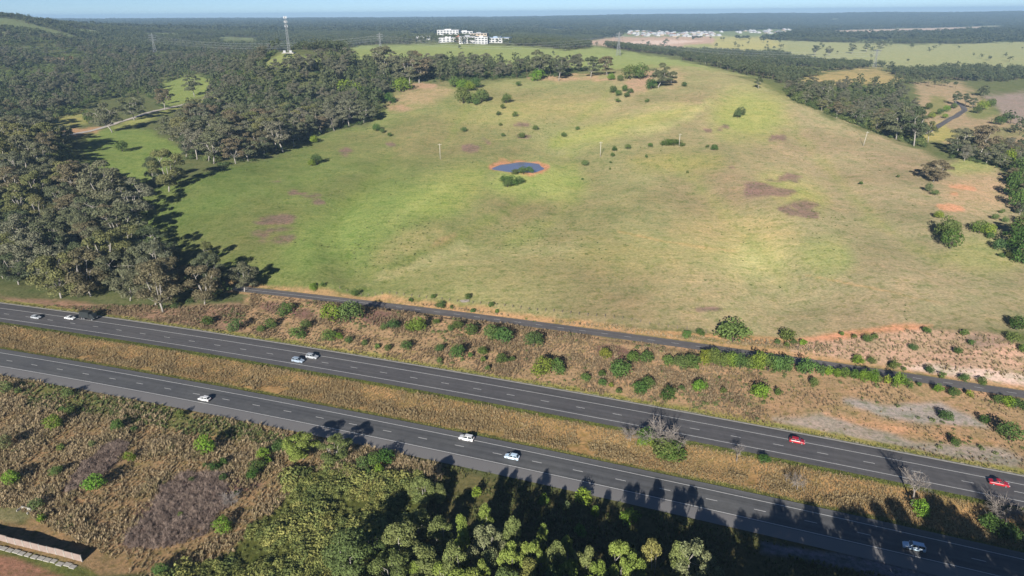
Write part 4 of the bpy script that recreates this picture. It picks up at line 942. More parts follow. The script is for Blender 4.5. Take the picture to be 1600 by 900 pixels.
shrubs('1283,581,12 1294,582,13,l 1307,585,13,l 1320,584,15 1334,587,15 1349,590,18,l 1362,592,18,l 1373,594,10 1385,595,12,y 1402,598,20,l 1418,601,14', 'in the low row under the service road, east part', 'hedge shrubs along the service road', hf=1.15)
shrubs('1436,601,8 1465,609,15,l 1489,614,18 1514,616,11,l 1560,626,16 1575,630,18,l 1588,633,20 1598,636,14', 'of the broken row below the service road, far right', 'hedge shrubs along the service road')
shrubs('1072,524,13 1094,521,13,d', 'on the paddock fence left of the big dome', 'shrubs on the paddock fence')
shrubs('1145,523,52', 'shaped like a big dome on the paddock fence', 'shrubs on the paddock fence', hf=.58)
shrubs('1229,526,22 1229,540,9 1215,535,9 1240,535,9 1254,536,11,l', 'in the tight knot at the end of the paddock fence', 'shrubs on the east bank')
shrubs('1355,530,15 1334,526,8 1368,526,9 1315,522,7 1448,518,13 1507,521,10 1517,536,10 1496,549,13 1426,544,12', 'dotted over the pale bank above the service road', 'shrubs on the east bank')
shrubs('1587,508,27,d 1582,531,20 1597,546,15', 'at the corner where the bank meets the right edge', 'shrubs on the east bank')
shrubs('1340,564,18,l 1361,565,12 1396,572,17 1412,577,8 1452,580,13,d 1472,587,10 1507,592,15 1534,597,13', 'along the upper edge of the service road at right', 'shrubs on the east bank')
shrubs('1477,651,20 1537,657,16,d 1576,678,34 1492,691,16,d', 'on the bare grey scald between the roads', 'shrubs on the verge')
shrubs('496,252,16,d 487,256,12,l', 'side by side in the green left half of the paddock', 'shrubs in the paddock')
shrubs('710,131,20 722,135,22,l 733,137,18,l 742,133,18', 'under the ridge gums, with bright leaves', 'shrubs on the ridge')
shrubs('724,154,26 737,156,18 752,153,24 744,161,12', 'in the loose group below the ridge', 'shrubs in the paddock')
shrubs('610,157,17,d 630,137,24,l 590,154,20 592,143,22 560,145,24,l 542,140,24,l 572,150,20,d', 'by the bare reddish bank at the wood', 'shrubs on the edge of the wood')
shrubs('590,184,12,d 589,201,14 598,206,8 609,211,8 490,220,12,l', 'trailing from the lower corner of the wood', 'shrubs on the edge of the wood')
shrubs('791,157,15 785,168,8 779,178,8 782,195,6 725,204,8 786,212,6 804,180,8 837,201,9 815,213,11 902,201,7 881,212,8', 'dotted on the slope above the dam', 'shrubs in the paddock')
shrubs('839,121,19,l 810,132,9', 'on the crest left of the dark leaning gum', 'shrubs on the ridge')
shrubs('985,117,22 1000,116,24', 'forming one big green mass in the crest gully', 'shrubs on the ridge', hf=.95)
shrubs('955,122,12,l 969,124,10 958,142,12 966,147,11 976,140,11 985,143,10 966,158,8 979,150,9 1017,135,18,d', 'scattered down the crest gully', 'shrubs on the ridge')
shrubs('1011,158,7 1069,133,9,d', 'alone on the bare grass right of the crest gully', 'shrubs on the ridge')
shrubs('1152,180,12,g 1158,176,13,g', 'leaning together high on the right of the paddock', 'shrubs in the paddock', hf=1.1)
shrubs('960,234,8,d 957,243,7 981,231,9 1016,228,7 953,264,4 954,254,4 914,256,11,g 910,280,4 1010,245,5 1074,269,5', 'near the second power pole', 'shrubs in the paddock')
shrubs('1041,224,17,d 1053,224,20,d 1066,227,9', 'in the flat dark patch at the third power pole', 'shrubs in the paddock', hf=.5)
shrubs('1116,232,11,d 1105,229,6', 'right of the flat dark patch', 'shrubs in the paddock')
shrubs('788,282,13,d 800,285,20 812,284,14 818,268,16 805,270,12 828,267,12 793,289,14', 'at the foot of the dam bank', 'shrubs at the dam', hf=.7)
shrubs('1476,361,29 1490,362,20 1484,379,27', 'of the round trio on the east slope', 'shrubs on the east slope', hf=.95)
shrubs('1530,358,26 1541,362,20,l 1547,370,12', 'in the spreading group right of the round trio', 'shrubs on the east slope')
shrubs('1554,340,11 1565,331,8 1466,337,14,l 1570,345,10,g 1560,386,20,g 1577,401,11 1564,400,8 1570,366,8 1460,302,11,g 1345,287,6,d 1403,276,5 1450,296,14,g', 'dotted on the east slope', 'shrubs on the east slope')
shrubs('1592,365,30,d 1590,385,36,d 1600,400,34,d 1588,300,30,d 1590,318,26 1586,285,22 1592,268,26 1575,250,20,l 1598,345,20', 'in the dark belt along the right edge', 'shrubs on the east slope', hf=1.0)
shrubs('1468,176,11 1479,172,10,l 1490,167,10 1476,183,8,l 1535,166,18,l 1548,163,14 1527,174,12,d 1562,190,18,d 1572,186,14 1455,182,11,y 1450,168,12,d 1440,178,10', 'on the rough slope round the valley road', 'shrubs round the valley road')
shrubs('192,231,20,d', 'alone on the small green meadow below the gravel track', 'shrubs at the meadow')
shrubs('139,187,12,d', 'shaped like a cone beside the gravel track', 'shrubs at the meadow', hf=1.5)
shrubs('555,459,12 642,470,8 677,464,8 689,478,15 731,464,10,d 767,477,9 706,480,7 739,486,8 777,487,7 490,450,12,l 505,446,8', 'along the paddock bottom above the service road', 'shrubs along the bottom of the paddock')
shrubs('282,648,13 107,617,17,g 85,661,25,l 185,666,20 110,643,14 211,670,11 10,607,22,g 98,640,10 30,612,12', 'in the green band beside the near carriageway', 'shrubs in the tan scrub')
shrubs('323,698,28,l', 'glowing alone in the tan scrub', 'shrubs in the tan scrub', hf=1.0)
shrubs('18,748,25,l 10,694,24,g 95,700,13 89,737,18 150,756,30,l 145,695,12,g 204,715,17,l 66,810,15,l 59,789,20,g', 'in the tan scrub left of the mauve brush', 'shrubs in the tan scrub')
shrubs('337,731,17,d 350,724,14,d 349,747,14,d 320,727,8 301,750,9 282,804,8,l 370,772,8 349,822,27,l 252,892,24', 'around the mauve brush patch', 'shrubs in the tan scrub')
shrubs('412,710,20,l 403,730,22,d 395,742,18,d 439,699,24,d 420,722,12,l', 'left of the pair of trees below the road', 'shrubs in the tan scrub')
shrubs('568,725,22 585,720,24 603,716,26,d 592,735,16,l 575,738,14', 'right of the pair of trees below the road', 'shrubs in the tan scrub')
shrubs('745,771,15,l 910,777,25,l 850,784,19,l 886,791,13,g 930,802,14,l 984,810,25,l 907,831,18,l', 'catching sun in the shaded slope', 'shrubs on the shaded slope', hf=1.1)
shrubs('1012,684,26 1004,690,18,l 1022,692,24,l 1034,706,36 1054,705,34 1042,712,30', 'round the dead tree on the median', 'shrubs on the median')
shrubs('1194,719,16,d 1405,573,2', 'alone on the median', 'shrubs on the median')
shrubs('1437,797,26,l', 'at the foot of the tall dead tree on the median', 'shrubs on the median')
shrubs('1545,818,32 1565,828,36,d 1580,836,30', 'in the big clump on the median at the right edge', 'shrubs on the median', hf=.65)
# undergrowth between the forest trees
ug = [leafmesh('undergrowth_bush', clump((0, 0, .25), (.5, .5, .5), 130, .085, np.random.default_rng(80 + i), .6, low=-.3), 'dark_leaf') for i in range(4)]
r = np.random.default_rng(33); X, Y = scatter_world(-850, 700, 200, 1000, 4.6, r); P, px, py = with_pixels(X, Y, 60); jx, jy = pxjit(P, px, py, 3)
z_ = np.zeros(len(P), bool)
for f_ in (F_NEAR, F_MID, F_TRACK, F_GULLY, F_EAST): z_ |= inpoly(jx, jy, f_)
for c_ in CLEAR[:-2]: z_ &= ~inpoly(jx, jy, c_)
z_ &= (r.random(len(P)) < np.clip(.55 + fbm(P[:, 0] / 25, P[:, 1] / 25, 71, 3) * 1.5, 0, .95)) & ~((py > 440) & (px < 400) & (r.random(len(P)) < .6))
stuff('undergrowth', 'green undergrowth bushes between the trees of the woods', 'undergrowth', P[z_], scal(int(z_.sum()), 1.4, 4.2, r, (1, 1.5)), ug)

ug2 = [leafmesh('woodland_shrub', clump((0, 0, .28), (.5, .5, .5), 130, .085, np.random.default_rng(90 + i), .6, low=-.3), 'bright_leaf') for i in range(4)]
X, Y = scatter_world(-1000, 500, 380, 1500, 6.0, r); P, px, py = with_pixels(X, Y, 60)
z_ = (inpoly(px, py, F_TRACK) | inpoly(px, py, F_HILL) | inpoly(px, py, F_GULLY) | inpoly(px, py, F_MID) & (fbm(P[:, 0] / 20, P[:, 1] / 20, 93, 2) > .2))
for c_ in CLEAR[:4]: z_ &= ~inpoly(px, py, c_)
z_ &= r.random(len(P)) < np.clip(fbm(P[:, 0] / 40, P[:, 1] / 40, 91, 3) * 2.8 + .42, .03, .95)
stuff('woodland_shrubs', 'bright green shrubs between the grey trees of the upper left woodland', 'shrubs', P[z_], scal(int(z_.sum()), 2.2, 6.0, r, (1, 1.5)), ug2)

# ------------------------------------------------------------------ dead trees
DEAD = []
for i in range(4):
    t_, b_ = dead_shape(600 + i, 1.0, [.5, .6, .42, .7][i], [6, 7, 5, 8][i], [22, 24, 12, 26][i]); DEAD.append((t_.mesh('trunk', [M['dead_wood']]), b_.mesh('branches', [M['dead_wood']])))
for bx, by, h, v, wide, lab in [(1031,700,8.0,1,1.05,'pale dead tree standing in the green clump on the median'), (1057,704,4.2,3,1.0,'low dead tree at the right side of the median clump'), (985,689,3.6,3,1.2,'grey dead bush at the left side of the median clump'), (1151,721,5.2,2,.8,'thin dead sapling on the median right of the clump'),
    (1245,766,4.2,0,.9,'small dead shrub on the median in front of the tree shadows'), (1424,790,10,2,.8,'tall bare dead tree on the median with a long shadow on the road'), (1562,815,5.5,3,1.2,'grey dead bush in the clump on the median at the right edge'), (362,790,3.4,3,1.1,'pale dead shrub at the right end of the mauve brush'), (1228,754,3,2,.8,'little dead stick bush on the shaded median edge')]:
    P = hit1(bx, by); o = link('dead_tree', None, None, tuple(map(float, P))); o.scale = (h * wide, h * wide, h); o.rotation_euler = (0, 0, random.uniform(0, 6)); tag(o, lab, 'dead tree', 'dead trees')
    link('trunk', DEAD[v][0], o); link('branches', DEAD[v][1], o)

# ------------------------------------------------------------------ far woodland and far forest
r = np.random.default_rng(44)
FARC = [[(540,80),(560,71),(700,68),(830,73),(890,79),(935,72),(1060,93),(1185,122),(1050,106),(900,112),(700,102),(600,104),(540,90)], [(410,102),(440,83),(490,86),(512,95),(460,106)],
 [(1000,64),(1120,55),(1200,62),(1330,68),(1500,69),(1640,64),(1640,112),(1430,106),(1280,100),(1220,86),(1100,83),(1000,78)], [(900,66),(960,58),(975,50),(1110,50),(1240,46),(1245,53),(1135,72),(1100,82),(1020,78),(930,72)],
 [(1290,48),(1480,43),(1570,41),(1580,46),(1450,53),(1300,56)], [(1245,130),(1300,112),(1370,107),(1408,122),(1385,134),(1260,138)], [(1535,150),(1640,140),(1640,215),(1575,190)],
 PADDOCK]
def polar_scatter(r0, r1, step):
    rad = []; ang = []
    q = r0
    while q < r1:
        n = int(2 * .9 * q / step); a = (np.arange(n) + r.uniform(0, 1)) * step / q - .9 + r.uniform(-.45, .45, n) * step / q
        ang.append(a); rad.append(q + r.uniform(-.45, .45, n) * step); q += step
    a, q = np.concatenate(ang), np.concatenate(rad); return q * np.sin(a), q * np.cos(a)
def far_points(r0, r1, step, thin=1.0):
    X, Y = polar_scatter(r0, r1, step); P, px, py = with_pixels(X, Y, 30); dd = (P - np.array([0, 0, CAM_H])) @ CD
    bad = np.zeros(len(P), bool)
    for c_ in FARC: bad |= inpoly(px, py, c_)
    for c_ in CLEAR: bad |= inpoly(px, py, c_)
    bad |= (inpoly(px, py, F_TRACK) | inpoly(px, py, F_HILL) | inpoly(px, py, F_MID)) & (P[:, 1] < 1500) & (P[:, 0] > -1150)
    bad |= (dd < 900) & ~inpoly(px, py, [(1195,100),(1300,90),(1640,105),(1640,250),(1600,260),(1560,150),(1420,135),(1290,135),(1215,130)])
    n_ = fbm(P[:, 0] / 160, P[:, 1] / 160, 83, 3)
    slope = inpoly(px, py, [(1430,128),(1500,125),(1560,180),(1600,150),(1640,150),(1640,250),(1560,215),(1480,225),(1440,190)]); hosp = inpoly(px, py, [(640,56),(800,54),(805,76),(640,76)])
    bad |= slope & ((r.random(len(P)) > .22) | inpoly(px, py, [(1440,215),(1490,180),(1500,168),(1470,148),(1485,144),(1530,172),(1500,195),(1455,222)])); bad |= hosp & (r.random(len(P)) > .25)
    bad = bad & ~((r.random(len(P)) < .012) & inpoly(px, py, FARC[2]) & ~inpoly(px, py, PADDOCK))
    return P[~bad & (n_ > -.17) & (r.random(len(P)) < thin)]
P = far_points(620, 2900, 11.0)
h_ = r.uniform(9, 17, len(P)); w_ = h_ * r.uniform(.9, 1.5, len(P))
stuff('far_woodland', 'belts of grey green woodland between the far fields', 'woodland', P, np.stack([w_, w_, h_], -1), FAR)
def grove(seed):
    rr = np.random.default_rng(seed); Q = []
    for i in range(11):
        x_, y_ = rr.uniform(-22, 22, 2); Q.append(clump((x_, y_, rr.uniform(6, 11)), (6.5, 6.5, 5), 20, 2.6, rr, .5))
    return quadmesh('forest_grove', np.concatenate(Q), [M['forest_leaf']])
P = far_points(2900, 10500, 37.0)
stuff('far_forest', 'dark forest reaching to the horizon', 'forest', P, scal(len(P), .8, 1.35, r, (.95, 1.2)), [grove(700 + i) for i in range(5)])

# ------------------------------------------------------------------ far buildings
M['white_wall'] = simple('white_wall', (.50, .50, .49), .8); M['grey_wall'] = simple('grey_wall', (.38, .38, .38), .8); M['tan_wall'] = simple('tan_wall', (.45, .36, .26), .8); M['brick_wall'] = simple('brick_wall', (.36, .20, .14), .8)
M['pale_roof'] = simple('pale_roof', (.54, .54, .54), .7); M['grey_roof'] = simple('grey_roof', (.26, .27, .29), .7); M['blue_roof'] = simple('blue_roof', (.30, .38, .48), .6); M['red_roof'] = simple('red_roof', (.34, .15, .10), .8); M['glass'] = simple('glass', (.03, .04, .05), .15, spec=.6)
M['steel'] = simple('galvanised_steel', (.36, .37, .38), .55, .3); M['white_plastic'] = simple('white_plastic', (.75, .75, .74), .5)
mb = MB(); mb.box(-.5, .5, -.05, .05, -.5, .5); WIN = mb.mesh('window', [M['glass']])
def block(cx_, by, wpx, hpx, depth, wall, roof, floors, cols, lab):
    P = hit1(cx_, by); D_ = (P - np.array([0, 0, CAM_H])) @ CD; w, h = wpx * D_ / F, hpx * D_ / F
    o = link('hospital_block', None, None, tuple(map(float, P))); o.rotation_euler = (0, 0, -.12); tag(o, lab, 'building', 'hospital buildings')
    mb = MB(); mb.box(-w / 2, w / 2, 0, depth, -4, h); mb.build('wall', M[wall], o)
    mb = MB(); mb.box(-w / 2 - .4, w / 2 + .4, -.4, depth + .4, h + .01, h + .7); mb.box(-w * .18, w * .12, depth * .3, depth * .7, h + .71, h + 3.2); mb.build('roof', M[roof], o)
    for f_ in range(floors):
        for c_ in range(cols):
            q = link('window', WIN, o); fh = h / floors; cw_ = w / cols
            q.location = (-w / 2 + cw_ * (c_ + .5), -.04, fh * (f_ + .52)); q.scale = (cw_ * .62, 1, fh * .48)
for a in [(668,62,36,5,30,'white_wall','grey_roof',1,5,'low white hospital wing with a grey roof at the left end'), (700,60,34,12,40,'white_wall','pale_roof',4,7,'tall white hospital block on the left, the highest of all'), (726,59,26,9,30,'white_wall','pale_roof',3,5,'stepped white hospital block right of the tallest one'),
          (700,66,30,6,25,'white_wall','pale_roof',2,5,'white two storey block in front of the tallest hospital block'), (730,68,26,10,30,'white_wall','grey_roof',3,6,'white front block of the hospital with dark windows'), (748,62,26,9,40,'tan_wall','grey_roof',3,5,'tan hospital block with a flat olive roof'),
          (752,69,20,10,25,'white_wall','pale_roof',3,4,'white block at the right front of the hospital'), (776,67,38,7,60,'white_wall','blue_roof',2,7,'long low hall with a blue grey roof at the right end of the hospital'), (716,66,7,8,20,'brick_wall','red_roof',3,2,'narrow brick stair block amid the white hospital blocks'), (655,64,16,5,24,'grey_wall','pale_roof',1,3,'small grey hospital annexe by the trees at the left')]: block(*a)
def house_mesh():
    mb = MB(); mb.box(-.5, .5, -.42, .42, -.3, .36); wl_ = mb.V, mb.F
    V = [(-.56,-.48,.36),(.56,-.48,.36),(.56,.48,.36),(-.56,.48,.36),(-.2,0,.62),(.2,0,.62)]; Fr = [(0,1,5,4),(1,2,5),(2,3,4,5),(3,0,4),(0,3,2,1)]
    return wl_, (V, Fr)
hw, hr = house_mesh(); WALLS = [mesh('wall', *hw, [M[k_]]) for k_ in ('white_wall', 'white_wall', 'tan_wall', 'brick_wall')]; ROOFS = [mesh('roof', *hr, [M[k_]]) for k_ in ('pale_roof', 'pale_roof', 'grey_roof', 'red_roof')]
r = np.random.default_rng(55)
def houses(poly, n, lab, grp, size, wts=(.5, .2, .2, .1)):
    xs = [p[0] for p in poly]; ys = [p[1] for p in poly]; k_ = 0; tries = 0; got = []
    while k_ < n and tries < 6000:
        tries += 1; x_, y_ = r.uniform(min(xs), max(xs)), r.uniform(min(ys), max(ys))
        if not inpoly(np.array([x_]), np.array([y_]), poly)[0]: continue
        P = hit1(x_, y_)
        if np.isnan(P[0]) or any((P[0] - q[0]) ** 2 + (P[1] - q[1]) ** 2 < (size * 1.02) ** 2 for q in got): continue
        got.append(P); k_ += 1
    got.sort(key=lambda p: -p[1]); order_ = []
    for q in range(0, len(got), 10): order_ += [(q // 10, n_, p) for n_, p in enumerate(sorted(got[q:q + 10], key=lambda p: p[0]))]
    for row, n_, P in order_:
        o = link('house', None, None, tuple(map(float, P))); o.rotation_euler = (0, 0, r.choice([0, 1.57]) + .2); s_ = size * r.uniform(.85, 1.25); o.scale = (s_, s_, size * r.uniform(.55, .8)); tag(o, lab + f', {ORD[n_]} from left' + (f' in {ORD[row]} row from behind' if len(got) > 10 else ''), 'house', grp)
        link('wall', WALLS[int(r.choice(4, p=wts))], o); link('roof', ROOFS[int(r.choice(4, p=[.62, .2, .14, .04]))], o)
houses([(978,49),(1030,46),(1130,50),(1128,57),(1060,58),(985,56)], 110, 'pale house of the new estate', 'houses of the new estate', 17)
houses([(1150,48),(1240,45),(1242,51),(1200,53),(1152,53)], 36, 'pale house of the smaller estate', 'houses of the smaller estate', 17)
houses([(400,48),(440,48),(442,54),(402,54)], 9, 'small house among trees on the far left of the suburb', 'houses left of the mast', 16, (.4, .2, .2, .2))
houses([(505,45),(590,43),(592,52),(510,53)], 26, 'suburban house left of hospital', 'suburban houses', 16, (.5, .2, .2, .1))
houses([(322,46),(345,46),(345,52),(322,52)], 3, 'white farm house among the trees at far left', 'white houses at far left', 20, (1, 0, 0, 0))
houses([(345,38),(366,38),(366,43),(345,43)], 4, 'white building on the wooded rise near the left horizon', 'white houses near the left horizon', 30, (1, 0, 0, 0))
houses([(95,34),(330,34),(440,39),(440,46),(250,44),(100,40)], 20, 'small roof among the far left trees', 'scattered roofs at far left', 16, (.5, .2, .2, .1))
houses([(938,26.5),(990,26),(990,30),(938,31)], 9, 'tiny pale house near the horizon above the estate', 'houses near the horizon', 26, (1, 0, 0, 0))

# ------------------------------------------------------------------ pylons, mast, poles, lines
def strut(mb, a, b_, rad): mb.tube([a, b_], rad, 4)
def lattice(mb, levels, rad):
    """levels: (z, half width)"""
    for (z0, w0), (z1, w1) in zip(levels[:-1], levels[1:]):
        c0 = [(-w0,-w0,z0),(w0,-w0,z0),(w0,w0,z0),(-w0,w0,z0)]; c1 = [(-w1,-w1,z1),(w1,-w1,z1),(w1,w1,z1),(-w1,w1,z1)]
        for k_ in range(4):
            strut(mb, c0[k_], c1[k_], rad); strut(mb, c0[k_], c1[(k_ + 1) % 4], rad * .6); strut(mb, c0[(k_ + 1) % 4], c1[k_], rad * .6); strut(mb, c1[k_], c1[(k_ + 1) % 4], rad * .6)
def tower_meshes():
    b_ = MB(); lattice(b_, [(0, 3.6), (.14 * 40, 3.0), (.3 * 40, 2.3), (.45 * 40, 1.7), (.58 * 40, 1.25), (.7 * 40, 1.1), (.8 * 40, 1.0), (.9 * 40, .9), (40, .3)], .15)
    a_ = MB()
    for sgn in (-1, 1):
        for y_ in (-.9, .9): strut(a_, (sgn * .9, y_, .9), (sgn * 7, 0, .6), .16); strut(a_, (sgn * .9, y_, -.6), (sgn * 7, 0, .5), .16)
        for t in (.3, .6): strut(a_, (sgn * (.9 + 6 * t), 0, 1 - t * .4), (sgn * (.9 + 6 * t), 0, -.5 + t * .8), .1)
    i_ = MB(); i_.tube([(0, 0, 0), (0, 0, -2.2)], .14, 5)
    return b_.mesh('lattice_body', [M['steel']]), a_.mesh('crossarm', [M['steel']]), i_.mesh('insulator', [M['glass']])
TB, TA, TI = tower_meshes()
TOW = []
for bx, by, hp, lab, yaw in [(-95,98,34,'pylon left of the frame',.5), (243,85,31,'lattice transmission tower among the trees at upper left',.5), (595,83,30,'slim lattice transmission tower above the ridge gums',.3), (966,87,35,'lattice transmission tower on the green hill right of the hospital',.2), (1366,106,28,'pale lattice transmission tower in the far fields at right',-.2)]:
    P = hit1(bx, by); h = hp * ((P - np.array([0, 0, CAM_H])) @ CD) / F; o = link('transmission_tower', None, None, tuple(map(float, P))); s_ = h / 40; o.scale = (s_, s_, s_); o.rotation_euler = (0, 0, yaw); tag(o, lab, 'pylon', 'transmission towers')
    link('lattice_body', TB, o)
    for z_ in (27, 31.5, 36):
        q = link('crossarm', TA, o); q.location = (0, 0, z_)
        for sgn in (-1, 1): w_ = link('insulator', TI, q); w_.location = (sgn * 6.9, 0, .45)
    TOW.append((P, s_, yaw))
for k_ in range(4):
    (P0, s0, y0), (P1, s1, y1) = TOW[k_], TOW[k_ + 1]; mb = MB()
    for z_ in (27, 31.5, 36):
        for sgn in (-1, 1):
            a = Vector(P0) + Vector((math.cos(y0) * 6.9 * sgn, math.sin(y0) * 6.9 * sgn, z_ - 1.8)) * s0; b_ = Vector(P1) + Vector((math.cos(y1) * 6.9 * sgn, math.sin(y1) * 6.9 * sgn, z_ - 1.8)) * s1
            mb.tube([a.lerp(b_, t) - Vector((0, 0, 4 * t * (1 - t) * 13)) for t in np.linspace(0, 1, 14)], .065, 3, cap=False)
    tag(mb.build('power_line', M['steel']), ['sagging wires left of the upper left transmission tower', 'sagging wires between the upper left tower and the slim tower', 'sagging wires between the slim tower and the green hill tower', 'sagging wires between the green hill tower and the far field tower'][k_], 'power line', 'high voltage lines')
P = hit1(452, 82); h = 52 * ((P - np.array([0, 0, CAM_H])) @ CD) / F
o = link('phone_mast', None, None, tuple(map(float, P))); tag(o, 'tall lattice phone mast with white antennas on the green knoll at upper left', 'phone mast')
mb = MB(); lattice(mb, [(t * h, 1.5 - .9 * t) for t in np.linspace(0, 1, 13)], .085); mb.build('lattice_body', M['steel'], o)
for z_, n_ in ((h * .98, 6), (h * .86, 4), (h * .74, 3)):
    for k_ in range(n_):
        a = k_ * 6.283 / n_; mb = MB(); mb.box(-.22, .22, -.12, .12, -1.2, 1.2); q = mb.build('antenna', M['white_plastic'], o, (math.cos(a) * 1.7, math.sin(a) * 1.7, z_)); q.rotation_euler = (0, 0, a + 1.57)
        m2 = MB(); m2.tube([(0, 0, 0), (0, -1.2, 0)], .06, 4); m2.build('bracket', M['steel'], q)
for x_, w_ in ((-4, 3), (3.5, 3)): mb = MB(); mb.box(x_ - w_ / 2, x_ + w_ / 2, -6, -3, -1, 2.6); mb.build('equipment_hut', M['grey_wall'], o)
mb = MB(); mb.box(-7, 7, -7, 4, -2, .2); mb.build('base_slab', M['concrete'], o)
M['pole_wood'] = simple('pole_wood', (.50, .46, .40), .8)
pm = MB(); pm.tube([(0, 0, -.5), (0, 0, 12)], [.2, .14], 8); PM = pm.mesh('pole', [M['pole_wood']], True)
pm = MB(); pm.box(-1.2, 1.2, -.07, .07, -.08, .08); PA = pm.mesh('crossarm', [M['pole_wood']]); pm = MB(); pm.tube([(0, 0, 0), (0, 0, .28)], .06, 6); PI_ = pm.mesh('insulator', [M['white_plastic']])
for bx, by, h, lean, lab in [(688,249,11.5,0,'pale power pole in the paddock left of the dam'), (938,245,11,0,'pale power pole in the paddock right of the dam'), (1061,229,9.5,0,'power pole behind the flat dark shrubs in the paddock'), (1349,228,11,.14,'leaning pale power pole high on the right of the paddock'), (1102,100,11,0,'pale pole standing beyond the crest'), (223,168,11,-.08,'pale pole in the clearing above the gravel track')]:
    P = hit1(bx, by); o = link('power_pole', None, None, tuple(map(float, P))); o.rotation_euler = (0, lean, .3); o.scale = (1, 1, h / 12); tag(o, lab, 'power pole', 'power poles')
    link('pole', PM, o); q = link('crossarm', PA, o); q.location = (0, -.2, 11.3)
    for x_ in (-1.05, 0, 1.05): w_ = link('insulator', PI_, q); w_.location = (x_, 0, .08)

# ------------------------------------------------------------------ paddock fence, panel wall, small things
M['trim_wire'] = simple('rusty_wire', (.12, .10, .08), .8)
M['fence_wood'] = simple('fence_wood', (.17, .14, .11), .9)
o = link('paddock_fence', None); tag(o, 'wire fence with dark posts between the paddock and the service road', 'fence')
pm = MB(); pm.box(-.09, .09, -.09, .09, -.3, 1.25); FP = pm.mesh('post', [M['fence_wood']]); pts = []
for x_ in np.arange(-78, 118, 3.4):
    y_ = serv_y(S_C['top'] + 6.5 + 1.5 * math.sin(x_ / 30), x_); z_ = float(ground(x_, y_)[0]); q = link('post', FP, o, (float(x_), float(y_), z_)); q.rotation_euler = (random.gauss(0, .05), random.gauss(0, .05), random.random()); pts.append((x_, y_, z_))
for k_ in (.35, .7, 1.05): mb = MB(); mb.tube([(a, b_, c_ + k_) for a, b_, c_ in pts], .006, 3, cap=False); mb.build('wire', M['trim_wire'], o)
M['wall_panel'] = simple('wall_panel', (.28, .215, .185), .9, nscale=.7, namt=.25)
A_, B_ = hit1(-60, 830), hit1(134, 879); o = link('panel_wall', None); tag(o, 'pinkish concrete panel wall at the bottom left corner', 'wall')
dirv = Vector((B_[0] - A_[0], B_[1] - A_[1], 0)); Lw = dirv.length; dirv.normalize(); ang = math.atan2(dirv.y, dirv.x); n_ = int(Lw / 2.5)
pm = MB(); pm.box(.1, 2.4, -.06, .06, -.3, 1.9); WP = pm.mesh('panel', [M['wall_panel']]); pm = MB(); pm.box(-.1, .1, -.11, .11, -.4, 2.0); WPO = pm.mesh('post', [M['concrete']])
for k_ in range(n_ + 1):
    p = Vector((A_[0], A_[1], 0)) + dirv * (k_ * 2.5); z_ = float(ground(p.x, p.y)[0])
    for me_, nm in ((WPO, 'post'),) + (((WP, 'panel'),) if k_ < n_ else ()):
        q = link(nm, me_, o, (p.x, p.y, z_ + (random.gauss(0, .03) if nm == 'panel' else 0))); q.rotation_euler = (0, 0, ang)
o = link('lit_gravel_strip', None); tag(o, 'broken pale strip of slabs, added for lit gravel in front of the panel wall', 'gravel strip')  # slabs added to stand in for a lit line of gravel
nrm = Vector((dirv.y, -dirv.x, 0))
for k_ in range(int(Lw / 1.9)):
    p = Vector((A_[0], A_[1], 0)) + dirv * (k_ * 1.9) + nrm * (1.9 + random.gauss(0, .08)); z_ = float(ground(p.x, p.y)[0]); mb = MB(); mb.box(0, random.uniform(1.3, 1.85), -.5, .5, -.3, random.uniform(.1, .22)); q = mb.build('slab', M['concrete'], o, (p.x, p.y, z_)); q.rotation_euler = (0, 0, ang)
P = hit1(42, 797); o = link('culvert', None, None, tuple(map(float, P))); o.rotation_euler = (0, 0, -.3); tag(o, 'small pale concrete culvert headwall in the grass near the panel wall', 'culvert')
mb = MB(); mb.box(-1.6, 1.6, -.12, .12, -.3, .9); mb.build('headwall', M['concrete'], o)
for sgn in (-1, 1): mb = MB(); mb.box(sgn * 1.75 - .12, sgn * 1.75 + .12, -1.3, .1, -.3, .6); mb.build('wing_wall', M['concrete'], o)
mb = MB(); mb.tube([(0, -.16, .3), (0, .5, .3)], .34, 10); mb.build('pipe_mouth_shade', M['glass'], o)  # solid plug, coloured dark for the shade inside the opening
P = hit1(727, 472); o = link('log_pile', None, None, tuple(map(float, P))); tag(o, 'heap of pale fallen logs at the bottom of the paddock', 'log pile')
for k_ in range(6): mb = MB(); a = random.gauss(0, .25); mb.tube([(-1.8 + random.gauss(0, .5), (k_ % 3) * .5 - .5, .2 + .35 * (k_ // 3)), (1.7 + random.gauss(0, .4), (k_ % 3) * .5 - .5 + a, .22 + .35 * (k_ // 3))], [.22, .16], 7); mb.build('log', M['dead_wood'], o)
P = hit1(461, 750); o = link('drum', None, None, tuple(map(float, P))); tag(o, 'white drum lying in the tan grass above the creeper thicket', 'drum')
mb = MB(); mb.tube([(-.5, 0, .7), (-.48, 0, .7), (.48, 0, .7), (.5, 0, .7)], [.38, .42, .42, .38], 12); mb.build('body', M['white_plastic'], o, smooth_=False); mb = MB(); mb.tube([(.5, .12, .8), (.54, .12, .8)], .06, 8); mb.build('cap', M['grey_roof'], o)

